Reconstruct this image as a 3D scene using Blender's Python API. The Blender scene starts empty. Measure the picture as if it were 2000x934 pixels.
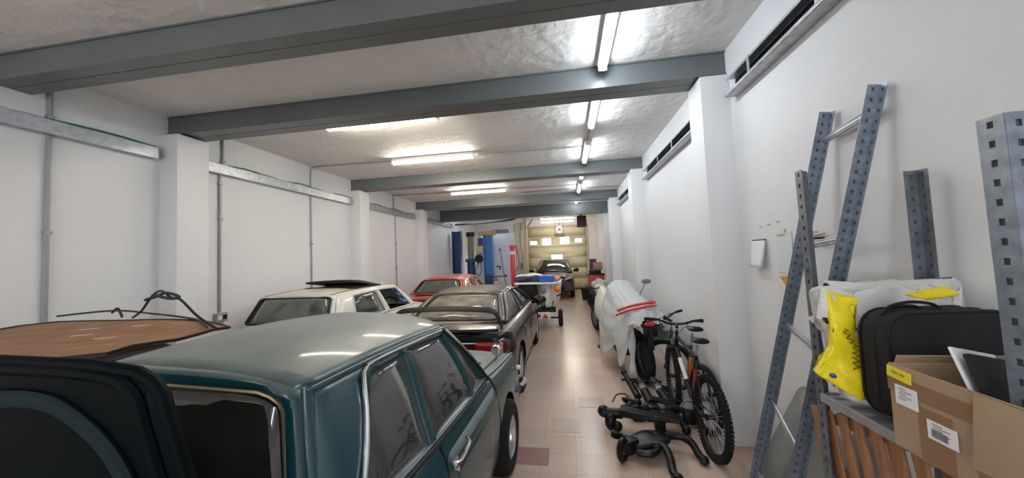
import bpy, bmesh, math, random
from mathutils import Vector, Matrix, Euler
from mathutils.geometry import delaunay_2d_cdt
random.seed(7)
PI = math.pi
S = bpy.context.scene
COL = S.collection
# ---------------------------------------------------------------- camera, world, exposure
def add_camera():
    f, yaw, pitch, roll = 686.0, .1517, .0508, -.0409
    F = Vector((-math.sin(yaw)*math.cos(pitch), math.cos(yaw)*math.cos(pitch), math.sin(pitch)))
    R = Vector((math.cos(yaw), math.sin(yaw), 0)); U = R.cross(F)
    R2 = R*math.cos(roll)+U*math.sin(roll); U2 = -R*math.sin(roll)+U*math.cos(roll)
    cd = bpy.data.cameras.new('camera'); cam = bpy.data.objects.new('camera', cd); COL.objects.link(cam)
    m = Matrix((R2, U2, -F)).transposed().to_4x4(); m.translation = (0, 0, 1.8)
    cam.matrix_world = m
    cd.sensor_width = 36; cd.lens = 36*f/2000; cd.clip_start = .02; cd.clip_end = 100
    S.camera = cam
add_camera()
W = bpy.data.worlds.new('world'); S.world = W; W.use_nodes = True
W.node_tree.nodes['Background'].inputs[0].default_value = (.85, .92, 1, 1)
W.node_tree.nodes['Background'].inputs[1].default_value = 4.0
S.view_settings.view_transform = 'Standard'; S.view_settings.look = 'None'
S.view_settings.gamma = 1; S.view_settings.use_curve_mapping = False
S.view_settings.exposure = .0
COOL, WARM = (.82, .91, 1), (1, .91, .76)
LAMP = 58.0          # emission of the tube diffusers
# ---------------------------------------------------------------- materials
def mat(name, col, rough=.5, metal=0, bump=0, bscale=40, var=0, vscale=3, col2=None, spec=.5, coat=0, emit=0, dust=0, dustcol=(.33,.31,.27), dscale=2.5, dmin=.45, bdist=.01, stretch=None):
    m = bpy.data.materials.new(name); m.use_nodes = True
    nt = m.node_tree; N = nt.nodes; L = nt.links; b = N['Principled BSDF']
    b.inputs['Base Color'].default_value = (*col, 1); b.inputs['Roughness'].default_value = rough
    b.inputs['Metallic'].default_value = metal; b.inputs['Specular IOR Level'].default_value = spec
    b.inputs['Coat Weight'].default_value = coat; b.inputs['Coat Roughness'].default_value = .08
    tc = N.new('ShaderNodeTexCoord'); src = tc.outputs['Object']
    if stretch:
        mp = N.new('ShaderNodeMapping'); mp.inputs['Scale'].default_value = stretch; L.new(src, mp.inputs[0]); src = mp.outputs[0]
    cs = None
    if var:
        n = N.new('ShaderNodeTexNoise'); n.inputs['Scale'].default_value = vscale; n.inputs['Detail'].default_value = 6
        L.new(src, n.inputs['Vector'])
        r = N.new('ShaderNodeMapRange'); r.inputs[1].default_value = .35; r.inputs[2].default_value = .65
        L.new(n.outputs[0], r.inputs[0])
        mx = N.new('ShaderNodeMix'); mx.data_type = 'RGBA'
        c2 = col2 if col2 else tuple(c*(1-var) for c in col)
        mx.inputs[6].default_value = (*col, 1); mx.inputs[7].default_value = (*c2, 1)
        L.new(r.outputs[0], mx.inputs[0]); cs = mx.outputs[2]
    if dust:
        g = N.new('ShaderNodeNewGeometry'); sp = N.new('ShaderNodeSeparateXYZ'); L.new(g.outputs['Normal'], sp.inputs[0])
        r = N.new('ShaderNodeMapRange'); r.inputs[1].default_value = .45; r.inputs[2].default_value = .96; L.new(sp.outputs[2], r.inputs[0])
        n = N.new('ShaderNodeTexNoise'); n.inputs['Scale'].default_value = dscale; n.inputs['Detail'].default_value = 8; n.inputs['Roughness'].default_value = .65
        L.new(src, n.inputs['Vector'])
        r2 = N.new('ShaderNodeMapRange'); r2.inputs[1].default_value = .3; r2.inputs[2].default_value = .62; r2.inputs[3].default_value = dmin; r2.inputs[4].default_value = 1; L.new(n.outputs[0], r2.inputs[0])
        mu = N.new('ShaderNodeMath'); mu.operation = 'MULTIPLY'; L.new(r.outputs[0], mu.inputs[0]); L.new(r2.outputs[0], mu.inputs[1])
        mu2 = N.new('ShaderNodeMath'); mu2.operation = 'MULTIPLY'; mu2.inputs[1].default_value = dust; L.new(mu.outputs[0], mu2.inputs[0])
        mx = N.new('ShaderNodeMix'); mx.data_type = 'RGBA'
        if cs: L.new(cs, mx.inputs[6])
        else: mx.inputs[6].default_value = (*col, 1)
        mx.inputs[7].default_value = (*dustcol, 1); L.new(mu2.outputs[0], mx.inputs[0]); cs = mx.outputs[2]
        rr = N.new('ShaderNodeMapRange'); rr.inputs[3].default_value = rough; rr.inputs[4].default_value = min(.75, rough+.3); L.new(mu2.outputs[0], rr.inputs[0]); L.new(rr.outputs[0], b.inputs['Roughness'])
    if cs: L.new(cs, b.inputs['Base Color'])
    if bump:
        n = N.new('ShaderNodeTexNoise'); n.inputs['Scale'].default_value = bscale; n.inputs['Detail'].default_value = 5
        L.new(src, n.inputs['Vector'])
        bp = N.new('ShaderNodeBump'); bp.inputs['Strength'].default_value = bump; bp.inputs['Distance'].default_value = bdist
        L.new(n.outputs[0], bp.inputs['Height']); L.new(bp.outputs[0], b.inputs['Normal'])
    if emit:
        b.inputs['Emission Color'].default_value = (*col, 1); b.inputs['Emission Strength'].default_value = emit
    return m
def glass(name, tint=(.5,.5,.5), diff=(.2,.2,.19), dw=.3, gl=.12):
    m = bpy.data.materials.new(name); m.use_nodes = True; nt = m.node_tree; N = nt.nodes; L = nt.links
    for n in list(N): N.remove(n)
    o = N.new('ShaderNodeOutputMaterial'); t = N.new('ShaderNodeBsdfTransparent'); t.inputs[0].default_value = (*tint, 1)
    d = N.new('ShaderNodeBsdfDiffuse'); d.inputs[0].default_value = (*diff, 1)
    g = N.new('ShaderNodeBsdfGlossy'); g.inputs['Roughness'].default_value = .04
    m1 = N.new('ShaderNodeMixShader'); L.new(t.outputs[0], m1.inputs[1]); L.new(d.outputs[0], m1.inputs[2])
    tc = N.new('ShaderNodeTexCoord'); nz = N.new('ShaderNodeTexNoise'); nz.inputs['Scale'].default_value = 5; nz.inputs['Detail'].default_value = 8
    L.new(tc.outputs['Object'], nz.inputs['Vector'])
    r = N.new('ShaderNodeMapRange'); r.inputs[1].default_value = .3; r.inputs[2].default_value = .7; r.inputs[3].default_value = dw*.5; r.inputs[4].default_value = min(1, dw*1.4)
    L.new(nz.outputs[0], r.inputs[0]); L.new(r.outputs[0], m1.inputs[0])
    lw = N.new('ShaderNodeFresnel'); lw.inputs[0].default_value = 1.5
    ad = N.new('ShaderNodeMath'); ad.operation = 'MULTIPLY'; ad.inputs[1].default_value = gl/.04; L.new(lw.outputs[0], ad.inputs[0])
    cl = N.new('ShaderNodeMath'); cl.operation = 'MINIMUM'; cl.inputs[1].default_value = .9; L.new(ad.outputs[0], cl.inputs[0])
    m2 = N.new('ShaderNodeMixShader'); L.new(cl.outputs[0], m2.inputs[0]); L.new(m1.outputs[0], m2.inputs[1]); L.new(g.outputs[0], m2.inputs[2])
    L.new(m2.outputs[0], o.inputs[0]); return m
def floor_mat():
    m = mat('terrazzo_floor', (.6, .5, .42), .2, spec=.5)
    nt = m.node_tree; N = nt.nodes; L = nt.links; b = N['Principled BSDF']
    tc = N.new('ShaderNodeTexCoord')
    br = N.new('ShaderNodeTexBrick'); br.offset = 0; br.inputs['Scale'].default_value = 1; br.inputs['Brick Width'].default_value = .3; br.inputs['Row Height'].default_value = .3
    br.inputs['Mortar Size'].default_value = .0022; br.inputs['Color1'].default_value = (.68, .56, .47, 1); br.inputs['Color2'].default_value = (.62, .505, .42, 1); br.inputs['Mortar'].default_value = (.48, .37, .31, 1)
    L.new(tc.outputs['Object'], br.inputs['Vector'])
    n = N.new('ShaderNodeTexNoise'); n.inputs['Scale'].default_value = 90; n.inputs['Detail'].default_value = 3; L.new(tc.outputs['Object'], n.inputs['Vector'])
    r = N.new('ShaderNodeMapRange'); r.inputs[1].default_value = .35; r.inputs[2].default_value = .7; L.new(n.outputs[0], r.inputs[0])
    mx = N.new('ShaderNodeMix'); mx.data_type = 'RGBA'; mx.blend_type = 'MULTIPLY'; mx.inputs[7].default_value = (.72, .60, .55, 1); L.new(r.outputs[0], mx.inputs[0]); L.new(br.outputs[0], mx.inputs[6])
    n2 = N.new('ShaderNodeTexNoise'); n2.inputs['Scale'].default_value = .9; n2.inputs['Detail'].default_value = 8; L.new(tc.outputs['Object'], n2.inputs['Vector'])
    r2 = N.new('ShaderNodeMapRange'); r2.inputs[1].default_value = .3; r2.inputs[2].default_value = .85; L.new(n2.outputs[0], r2.inputs[0])
    mx2 = N.new('ShaderNodeMix'); mx2.data_type = 'RGBA'; mx2.blend_type = 'MULTIPLY'; mx2.inputs[7].default_value = (.86, .74, .69, 1); L.new(r2.outputs[0], mx2.inputs[0]); L.new(mx.outputs[2], mx2.inputs[6])
    L.new(mx2.outputs[2], b.inputs['Base Color'])
    r3 = N.new('ShaderNodeMapRange'); r3.inputs[1].default_value = .3; r3.inputs[2].default_value = .7; r3.inputs[3].default_value = .22; r3.inputs[4].default_value = .26; L.new(n2.outputs[0], r3.inputs[0]); L.new(r3.outputs[0], b.inputs['Roughness'])
    return m
M = {}
M['wall'] = mat('painted_wall', (.77, .765, .765), .55, bump=.35, bscale=5, var=.04, vscale=1.2, bdist=.02)
M['ceil'] = mat('rough_ceiling_paint', (.85, .83, .80), .6, bump=.8, bscale=7, bdist=.03, var=.06, vscale=2)
M['floor'] = floor_mat()
M['beam'] = mat('grey_beam_paint', (.15, .165, .168), .35, bump=.05, bscale=30, var=.12, vscale=2)
M['dark'] = mat('near_black', (.008, .008, .009), .5, spec=.15)
M['black'] = mat('black_plastic', (.010, .010, .011), .45, spec=.3)
M['blackgloss'] = mat('black_gloss', (.006, .006, .007), .2, spec=.4)
M['rubber'] = mat('rubber', (.012, .0115, .011), .8, spec=.25, bump=.4, bscale=60)
M['galv'] = mat('galvanised_steel', (.50, .52, .55), .38, .55, bump=.08, bscale=25, var=.25, vscale=18)
M['galvdark'] = mat('dusty_grey_steel', (.24, .26, .29), .45, .6, var=.35, vscale=20, bump=.1)
M['greysteel'] = mat('blue_grey_steel', (.32, .37, .44), .38, .6, var=.3, vscale=25, bump=.1)
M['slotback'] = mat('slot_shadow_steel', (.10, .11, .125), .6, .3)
M['conduit'] = mat('grey_conduit', (.33, .34, .35), .45, .3)
M['chrome'] = mat('chrome', (.8, .8, .8), .12, 1)
M['gold'] = mat('brassy_trim', (.62, .52, .34), .25, .8)
M['whitep'] = mat('white_plastic', (.75, .74, .72), .4)
M['tube'] = mat('tube_cool', COOL, .5, emit=LAMP*.92)
M['tubew'] = mat('tube_warm', WARM, .5, emit=LAMP*1.05)
M['day'] = mat('daylight_pane', (.9, .95, 1), .5, emit=3)
M['green'] = mat('green_cable', (.02, .16, .07), .5)
M['teal'] = mat('teal_car_paint', (.006, .050, .064), .24, coat=.2, dust=.85, dustcol=(.27,.30,.27), dscale=4)
M['tealdark'] = mat('boot_lid_inner_shade', (.0012, .0028, .0035), .55, spec=.07)  # near-black: the shade on the open lid is put into its colour
M['tealglow'] = mat('boot_lid_ridge_lit', (.010, .019, .022), .6, spec=.1)  # lighter copy of the lid colour, light on the ridge painted in
M['coupe'] = mat('dusty_black_car_paint', (.006, .0055, .006), .22, coat=.2, dust=.85, dustcol=(.20,.165,.125), dscale=4, dmin=.1, var=.5, col2=(.022,.018,.016), vscale=3)
M['whitecar'] = mat('white_car_paint', (.72, .70, .64), .3, coat=.4, dust=.7, dustcol=(.62,.57,.46))
M['redcar'] = mat('red_car_paint', (.42, .035, .02), .3, coat=.4, dust=.6, dustcol=(.60,.27,.2))
M['redband'] = mat('dark_red_paint', (.14, .01, .012), .4)
M['suv'] = mat('black_suv_paint', (.005, .006, .009), .25, coat=.2, spec=.35)
M['beige'] = mat('dusty_old_car_paint', (.30, .29, .27), .4, dust=.7)
M['glass'] = glass('car_glass', (.75, .75, .74), (.24, .24, .23), .22, .06)
M['glassback'] = glass('dark_rear_glass', (.16, .16, .15), (.042, .039, .033), .6, .07)
M['glassdust'] = glass('dusty_glass', (.25, .24, .2), (.34, .31, .25), .75, .05)
M['glassgrn'] = glass('green_tint_glass', (.66, .74, .70), (.30, .34, .31), .35, .05)
M['glassred'] = glass('clear_car_glass', (.75, .75, .72), (.27, .27, .25), .4, .06)
M['glassdk'] = glass('black_car_glass', (.06, .06, .06), (.02, .02, .02), .3, .06)
M['seat'] = mat('seat_cloth', (.045, .043, .043), .8, bump=.3)
M['seatgrey'] = mat('seat_grey', (.19, .185, .18), .8)
M['red'] = mat('red_paint', (.55, .03, .03), .35)
M['redlens'] = mat('red_lens', (.38, .012, .014), .2, coat=.5)
M['redlens_dark'] = mat('smoked_red_lens', (.07, .012, .014), .2, coat=.5)
M['amber'] = mat('amber_lens', (.62, .25, .12), .25, coat=.4)
M['clear'] = mat('clear_lens', (.72, .68, .62), .15, coat=.6)
M['tan'] = mat('brown_board', (.36, .19, .095), .8, var=.28, vscale=5, bump=.25, bscale=25)
M['cable'] = mat('black_cable', (.015, .014, .013), .5)
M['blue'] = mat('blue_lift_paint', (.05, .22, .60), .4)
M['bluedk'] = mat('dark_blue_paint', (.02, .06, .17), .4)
M['cream'] = mat('cream_door', (.66, .60, .42), .5, var=.05)
M['creamdk'] = mat('cream_frame', (.50, .45, .34), .5)
M['orange'] = mat('orange', (.75, .2, .04), .5)
M['yellow'] = mat('yellow_plastic', (.95, .76, .02), .4, bump=.8, bscale=9, bdist=.03)
M['bagwhite'] = mat('white_film', (.68, .67, .66), .3, bump=.9, bscale=10, bdist=.03)
M['yellowlab'] = mat('yellow_label', (.85, .70, .04), .5)
M['card'] = mat('cardboard', (.40, .27, .17), .85, var=.12, vscale=8, bump=.15, bscale=50)
M['tape'] = mat('parcel_tape', (.27, .155, .08), .35)
M['paper'] = mat('paper', (.8, .8, .8), .6)
M['ink'] = mat('print_grey', (.18, .18, .2), .6)
M['case'] = mat('black_fabric', (.012, .012, .015), .85, bump=.5, bscale=300)
M['wood'] = mat('slat_wood', (.36, .17, .07), .6, var=.35, vscale=6, bump=.2, bscale=30, stretch=(8, 8, .6))
M['perspex'] = mat('smoked_sheet', (.25, .25, .235), .25, var=.2, vscale=4)
M['cover'] = mat('cover_cloth', (.52, .54, .53), .7, bump=.5, bscale=9, bdist=.03)
M['cream2'] = mat('cream_fairing', (.68, .65, .55), .35)
M['iron'] = mat('black_iron', (.005, .0045, .0045), .28, spec=.25, bump=.25, bscale=60, var=.4, vscale=12, col2=(.012,.011,.010))
M['bikegreen'] = mat('bike_green', (.035, .07, .045), .3, coat=.4)
M['boxred'] = mat('dark_red_box', (.06, .028, .03), .5)
M['bluebox'] = mat('blue_box', (.03, .10, .42), .45)
M['navy'] = mat('navy_cloth', (.02, .025, .06), .8)
M['partition'] = mat('pale_blue_partition', (.66, .71, .80), .5)
M['headlamp'] = mat('lamp_lens', (.45, .52, .6), .1, metal=.6)
M['outside'] = mat('outside_concrete', (.4, .39, .37), .8)
M['tile'] = mat('rose_tile', (.36, .185, .16), .3, var=.25, vscale=60)
# ---------------------------------------------------------------- helpers
def wm(o):
    m = o.matrix_basis.copy()
    return wm(o.parent) @ m if o.parent else m
class B:
    """collects shapes in one bmesh"""
    def __init__(s): s.bm = bmesh.new()
    def add(s, vs, fs):
        v = [s.bm.verts.new(p) for p in vs]
        for f in fs:
            try: s.bm.faces.new([v[i] for i in f])
            except ValueError: pass
        return s
    def box(s, c, d, rot=None, bev=0, taper=None):
        b = bmesh.new(); bmesh.ops.create_cube(b, size=1)
        for v in b.verts:
            v.co = Vector((v.co.x*d[0], v.co.y*d[1], v.co.z*d[2]))
            if taper and v.co.z > 0: v.co.x *= taper; v.co.y *= taper
        if bev: bmesh.ops.bevel(b, geom=b.edges[:], offset=bev, segments=2, profile=.6, affect='EDGES')
        m = Matrix.Translation(c)
        if rot is not None: m = m @ (rot.to_4x4() if isinstance(rot, Matrix) else Euler(rot).to_matrix().to_4x4())
        b.transform(m); s.merge(b); return s
    def merge(s, b):
        me = bpy.data.meshes.new('t'); b.to_mesh(me); b.free(); s.bm.from_mesh(me); bpy.data.meshes.remove(me)
    def tube(s, pts, r, n=8, closed=False, rs=None, flat=None, up=None):
        P = [Vector(p) for p in pts]; k = len(P); rings = []
        prev = None
        for i in range(k):
            if closed: t = (P[(i+1) % k]-P[i-1])
            else: t = P[min(i+1, k-1)]-P[max(i-1, 0)]
            t = t.normalized() if t.length > 1e-9 else Vector((0, 0, 1))
            if prev is None:
                a = Vector(up) if up else (Vector((0, 0, 1)) if abs(t.z) < .9 else Vector((1, 0, 0)))
                nrm = (a - t*a.dot(t)).normalized()
            else:
                nrm = prev - t*prev.dot(t)
                nrm = nrm.normalized() if nrm.length > 1e-6 else prev
            prev = nrm; bi = t.cross(nrm); rr = rs[i] if rs else r
            ra, rb = (rr, rr) if not flat else (rr, rr*flat)
            rings.append([s.bm.verts.new(P[i]+nrm*ra*math.cos(2*PI*j/n)+bi*rb*math.sin(2*PI*j/n)) for j in range(n)])
        for i in range(k if closed else k-1):
            a, b = rings[i], rings[(i+1) % k]
            for j in range(n):
                try: s.bm.faces.new((a[j], a[(j+1) % n], b[(j+1) % n], b[j]))
                except ValueError: pass
        if not closed:
            s.bm.faces.new(rings[0][::-1]); s.bm.faces.new(rings[-1])
        return s
    def cyl(s, a, b, r, n=12, r2=None): return s.tube([a, b], r, n, rs=[r, r if r2 is None else r2])
    def lathe(s, prof, c=(0,0,0), axis='x', n=24, closed=False):
        rings = []
        for (t, r) in prof:
            ring = []
            for j in range(n):
                a = 2*PI*j/n; u, w = r*math.cos(a), r*math.sin(a)
                p = {'x': (t, u, w), 'y': (u, t, w), 'z': (u, w, t)}[axis]
                ring.append(s.bm.verts.new(Vector(p)+Vector(c)))
            rings.append(ring)
        K = len(rings)
        for i in range(K if closed else K-1):
            a, b = rings[i], rings[(i+1) % K]
            for j in range(n): s.bm.faces.new((a[j], a[(j+1) % n], b[(j+1) % n], b[j]))
        if not closed:
            if prof[0][1] > 0: s.bm.faces.new(rings[0][::-1])
            if prof[-1][1] > 0: s.bm.faces.new(rings[-1])
        return s
    def ball(s, c, r, sc=(1,1,1), n=12):
        b = bmesh.new(); bmesh.ops.create_uvsphere(b, u_segments=n, v_segments=max(6, n//2+2), radius=r)
        for v in b.verts: v.co = Vector((v.co.x*sc[0], v.co.y*sc[1], v.co.z*sc[2]))+Vector(c)
        s.merge(b); return s
    def loft(s, rings, cap=True, closed=True):
        R = [[s.bm.verts.new(p) for p in r] for r in rings]; n = len(R[0])
        for i in range(len(R)-1):
            for j in range(n if closed else n-1):
                try: s.bm.faces.new((R[i][j], R[i][(j+1) % n], R[i+1][(j+1) % n], R[i+1][j]))
                except ValueError: pass
        if cap:
            s.bm.faces.new(R[0][::-1]); s.bm.faces.new(R[-1])
        return s
    def sheet(s, outline, holes, fn, step=.1, only=None):
        """triangulated sheet in (u,v) mapped by fn"""
        pts = [Vector(p) for p in outline]; edges = [(i, (i+1) % len(outline)) for i in range(len(outline))]
        for h in holes:
            o = len(pts); pts += [Vector(p) for p in h]; edges += [(o+i, o+(i+1) % len(h)) for i in range(len(h))]
        def inside(p, poly):
            c = False; n = len(poly)
            for i in range(n):
                a, b = poly[i], poly[i-1]
                if (a[1] > p[1]) != (b[1] > p[1]) and p[0] < (b[0]-a[0])*(p[1]-a[1])/(b[1]-a[1])+a[0]: c = not c
            return c
        us = [p[0] for p in outline]; vs = [p[1] for p in outline]
        nu = max(2, int((max(us)-min(us))/step)); nv = max(2, int((max(vs)-min(vs))/step))
        for i in range(1, nu):
            for j in range(1, nv):
                q = (min(us)+(max(us)-min(us))*i/nu+.0007*j, min(vs)+(max(vs)-min(vs))*j/nv+.0007*i)
                if inside(q, outline) and not any(inside(q, h) for h in holes): pts.append(Vector(q))
        r = delaunay_2d_cdt(pts, edges, [], 0, 1e-6)
        V = [s.bm.verts.new(fn(p[0], p[1])) for p in r[0]]
        for f in r[2]:
            c = (sum(r[0][i][0] for i in f)/len(f), sum(r[0][i][1] for i in f)/len(f))
            if inside(c, outline) and not any(inside(c, h) for h in holes):
                try: s.bm.faces.new([V[i] for i in f])
                except ValueError: pass
        return s
def obj(name, b, m, parent=None, world=False, smooth=True, sol=0, off=-1, label=None, kind=None, bev=0, sub=0, ang=40):
    bm = b.bm if isinstance(b, B) else b
    bmesh.ops.remove_doubles(bm, verts=bm.verts[:], dist=1e-6)
    bmesh.ops.recalc_face_normals(bm, faces=bm.faces[:])
    if world and parent: bm.transform(wm(parent).inverted())
    me = bpy.data.meshes.new(name); bm.to_mesh(me); bm.free()
    ms = m if isinstance(m, list) else [m]
    for x in ms: me.materials.append(x)
    if smooth:
        me.polygons.foreach_set('use_smooth', [True]*len(me.polygons))
        me.set_sharp_from_angle(angle=math.radians(ang))
    o = bpy.data.objects.new(name, me); COL.objects.link(o)
    if parent: o.parent = parent
    if sol: d = o.modifiers.new('sol', 'SOLIDIFY'); d.thickness = sol; d.offset = off
    if bev: d = o.modifiers.new('bev', 'BEVEL'); d.width = bev; d.segments = 2; d.limit_method = 'ANGLE'
    if sub: d = o.modifiers.new('sub', 'SUBSURF'); d.levels = d.render_levels = sub
    if label: o['label'] = label
    if kind: o['kind'] = kind
    return o
def tag(o, label, cat, group=None):
    o['label'] = label; o['category'] = cat
    if group: o['group'] = group
    return o
def thing(name, label, cat, loc=(0,0,0), rz=0, group=None):
    o = bpy.data.objects.new(name, None); COL.objects.link(o); o.empty_display_size = .1
    o.location = loc; o.rotation_euler = (0, 0, rz)
    return tag(o, label, cat, group)
def struct(name, b, m, parent=None, **k):
    o = obj(name, b, m, parent, **k); o['kind'] = 'structure'; return o
def copytree(o, parent=None):
    c = o.copy(); COL.objects.link(c); c.parent = parent
    for ch in list(o.children): copytree(ch, c)
    return c
def rrect(x0, y0, x1, y1, r, n=5):
    out = []
    for cx, cy, a0 in ((x1-r, y1-r, 0), (x0+r, y1-r, PI/2), (x0+r, y0+r, PI), (x1-r, y0+r, 1.5*PI)):
        for i in range(n): a = a0+PI/2*i/(n-1); out.append((cx+r*math.cos(a), cy+r*math.sin(a)))
    return out
def rpoly(P, r, n=4):
    """round a polygon's corners; r may be a list"""
    out = []; k = len(P)
    for i in range(k):
        p = Vector(P[i]); a = Vector(P[i-1])-p; b = Vector(P[(i+1) % k])-p
        rr = r[i] if isinstance(r, (list, tuple)) else r
        rr = min(rr, a.length*.45, b.length*.45); a.normalize(); b.normalize()
        p0 = p+a*rr; p2 = p+b*rr
        for j in range(n+1):
            t = j/n; q = p0*(1-t)**2+p*2*t*(1-t)+p2*t*t; out.append((q.x, q.y))
    return out
def smoothpath(P, n=6, closed=False):
    P = [Vector(p) for p in P]; out = []; k = len(P)
    rng = range(k) if closed else range(k-1)
    for i in rng:
        p0 = P[i-1] if (i > 0 or closed) else P[0]; p1 = P[i]; p2 = P[(i+1) % k]; p3 = P[(i+2) % k] if (closed or i+2 < k) else P[-1]
        for j in range(n):
            t = j/n
            out.append(.5*((2*p1)+(-p0+p2)*t+(2*p0-5*p1+4*p2-p3)*t*t+(-p0+3*p1-3*p2+p3)*t**3))
    if not closed: out.append(P[-1])
    return out
# ---------------------------------------------------------------- room
RX, LX, H, YB, YN = 1.6, -4.8, 3.7, 18.6, -4.6
fl = struct('floor', B().box(((RX+LX)/2, (YB+YN)/2, -.05), (RX-LX+.6, YB-YN+.6, .1)), M['floor'])
obj('tile', B().box((-.39, 3.24, .001), (.30, .27, .006)), M['tile'], fl, label='rose-brown floor tile')
obj('tile', B().box((-.09, 3.84, .001), (.30, .3, .004)), mat('tile2', (.52, .40, .33), .25, var=.2, vscale=50), fl, label='slightly darker floor tile')
obj('tile', B().box((.21, 4.44, .001), (.30, .3, .004)), mat('tile3', (.50, .37, .31), .25, var=.2, vscale=50), fl, label='slightly rosier floor tile')
struct('ceiling', B().box(((RX+LX)/2, (YB+YN)/2, H+.06), (RX-LX+.6, YB-YN+.6, .12)), M['ceil'])
wl = struct('wall_left', B().box((LX-.1, (YB+YN)/2, H/2), (.2, YB-YN, H)), M['wall'])
wr = struct('wall_right', B().box((RX+.1, (YB+YN)/2, H/2), (.2, YB-YN, H)), M['wall'])
# the wall behind the viewpoint has an assumed wide open entrance, added for daylight
wn = struct('wall_near_assumed_entrance', B().box((LX+.35, YN-.1, H/2), (.7, .2, H)).box((RX-.35, YN-.1, H/2), (.7, .2, H)).box(((RX+LX)/2, YN-.1, H-.15), (RX-LX, .2, .3)), M['wall'])
struct('assumed_ground_outside', B().box((-1.6, YN-8, -.06), (30, 16, .1)), M['outside'])  # assumed ground beyond the added entrance
# back wall with the garage door opening (x -2.02..1.08) and a half raised shutter opening
DX0, DX1, DZ = -1.98, 1.06, 3.36
bw = B()
bw.box(((LX+-3.95)/2, YB+.1, H/2), (-3.95-LX, .2, H)); bw.box(((-3.0+DX0)/2, YB+.1, H/2), (DX0+3.0, .2, H))
bw.box((-3.475, YB+.1, (3.3+H)/2), (.95, .2, H-3.3)); bw.box(((DX1+RX)/2, YB+.1, H/2), (RX-DX1, .2, H)); bw.box(((DX0+DX1)/2, YB+.1, (DZ+H)/2), (DX1-DX0, .2, H-DZ))
struct('wall_back', bw, M['wall'])
def pillar(x0, x1, y0, y1, z1, par):
    struct('pillar', B().box(((x0+x1)/2, (y0+y1)/2, z1/2), (x1-x0, y1-y0, z1), bev=.012), M['wall'], par)
for y0, y1 in ((3.50, 3.88), (7.28, 7.66), (10.72, 11.15)):
    pillar(LX-.02, -4.55, y0, y1, 3.45, wl)
for y0, y1 in ((3.53, 3.86), (7.2, 7.6), (10.75, 11.2)):
    pillar(1.34, RX+.02, y0, y1, 3.45, wr)
pillar(1.38, RX+.02, 13.1, 13.6, 3.3, wr)
beams = [(2.20, 2.46, 3.47, 'nearest grey steel beam across the top left of the view'),
         (3.57, 3.88, 3.47, 'second grey steel beam resting on the two nearest white pillars'),
         (7.31, 7.62, 3.46, 'third grey steel beam, in front of the ceiling conduit to the far lights'),
         (10.83, 11.12, 3.45, 'fourth grey steel beam over the dusty cars'),
         (13.05, 13.35, 3.27, 'farthest deep blue-grey steel beam before the lift bay')]
for y0, y1, z0, lab in beams:
    t = thing('steel_beam', lab, 'beam', (0, (y0+y1)/2, z0)); t['kind'] = 'structure'
    a, b = LX-.02, RX+.02
    hy = (y1-y0)/2
    obj('beam_web', B().box(((a+b)/2, 0, (H-z0)/2+.004), (b-a, (y1-y0)-.03, H-z0)), M['beam'], t)
    for s in (-1, 1):
        obj('bottom_flange', B().box(((a+b)/2, s*(hy/2+.002), .008), (b-a, hy-.006, .016)), M['beam'], t)
    obj('top_flange', B().box(((a+b)/2, 0, H-z0-.008), (b-a, y1-y0, .014)), M['beam'], t)
# garage door (door_1)
d1 = thing('door_1', 'cream sectional garage door with small bright windows', 'door', ((DX0+DX1)/2, YB, 0)); d1['kind'] = 'structure'
w = DX1-DX0; n = 6; ph = DZ/n
for i in range(n):
    holes = []
    z0 = i*ph
    if i == 4:
        for xa, xb, za, zb in ((-1.47, -1.10, .15, .34), (-.83, -.37, .10, .46), (.10, .58, .13, .49), (.86, 1.22, .18, .38)): holes.append(rrect(xa+.06, za, xb+.06, zb, .02, 2))
    if i == 2:
        holes.append(rrect(-.33, .33, .26, .55, .02, 2))
    if i == 3: holes.append(rrect(-.33, .012, .26, .15, .02, 2))
    p = obj('door_panel', B().sheet([(-w/2, .006), (w/2, .006), (w/2, ph-.006), (-w/2, ph-.006)], holes, lambda u, v: (u, .03, z0+v), .4), M['cream'], d1, sol=.04, off=0)
    obj('panel_rib', B().box((0, .004, z0+ph*.5), (w, .036, .010)) if False else B().box((0, .008, z0+.012), (w, .006, .010)), M['cream'], p)
    obj('joint_strip', B().box((0, .055, z0), (w, .012, .05)), M['creamdk'], p)
    for h in holes:
        xs = [q[0] for q in h]; zs = [q[1] for q in h]
        obj('pane', B().box(((min(xs)+max(xs))/2, .035, z0+(min(zs)+max(zs))/2), (max(xs)-min(xs), .01, max(zs)-min(zs))), M['day'], p, label='bright window pane')
obj('door_track', B().box((-w/2-.02, -.05, 1.7), (.06, .08, 3.4)).box((w/2+.02, -.05, 1.7), (.06, .08, 3.4)), M['creamdk'], d1)
obj('bottom_seal', B().box((0, 0, .02), (w, .06, .04)), M['black'], d1)
# shutter door (door_2)
d2 = thing('door_2', 'grey roller shutter half raised over a bright opening behind the lift', 'door', (-3.475, YB, 0)); d2['kind'] = 'structure'
for i in range(14): obj('shutter_slat', B().box((0, .06, 3.25-i*.105), (.93, .03, .1045), bev=.004), M['galvdark'], d2)
obj('opening_light', B().box((0, .16, .9), (.93, .02, 1.8)), M['day'], d2, label='bright daylight opening')
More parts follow.
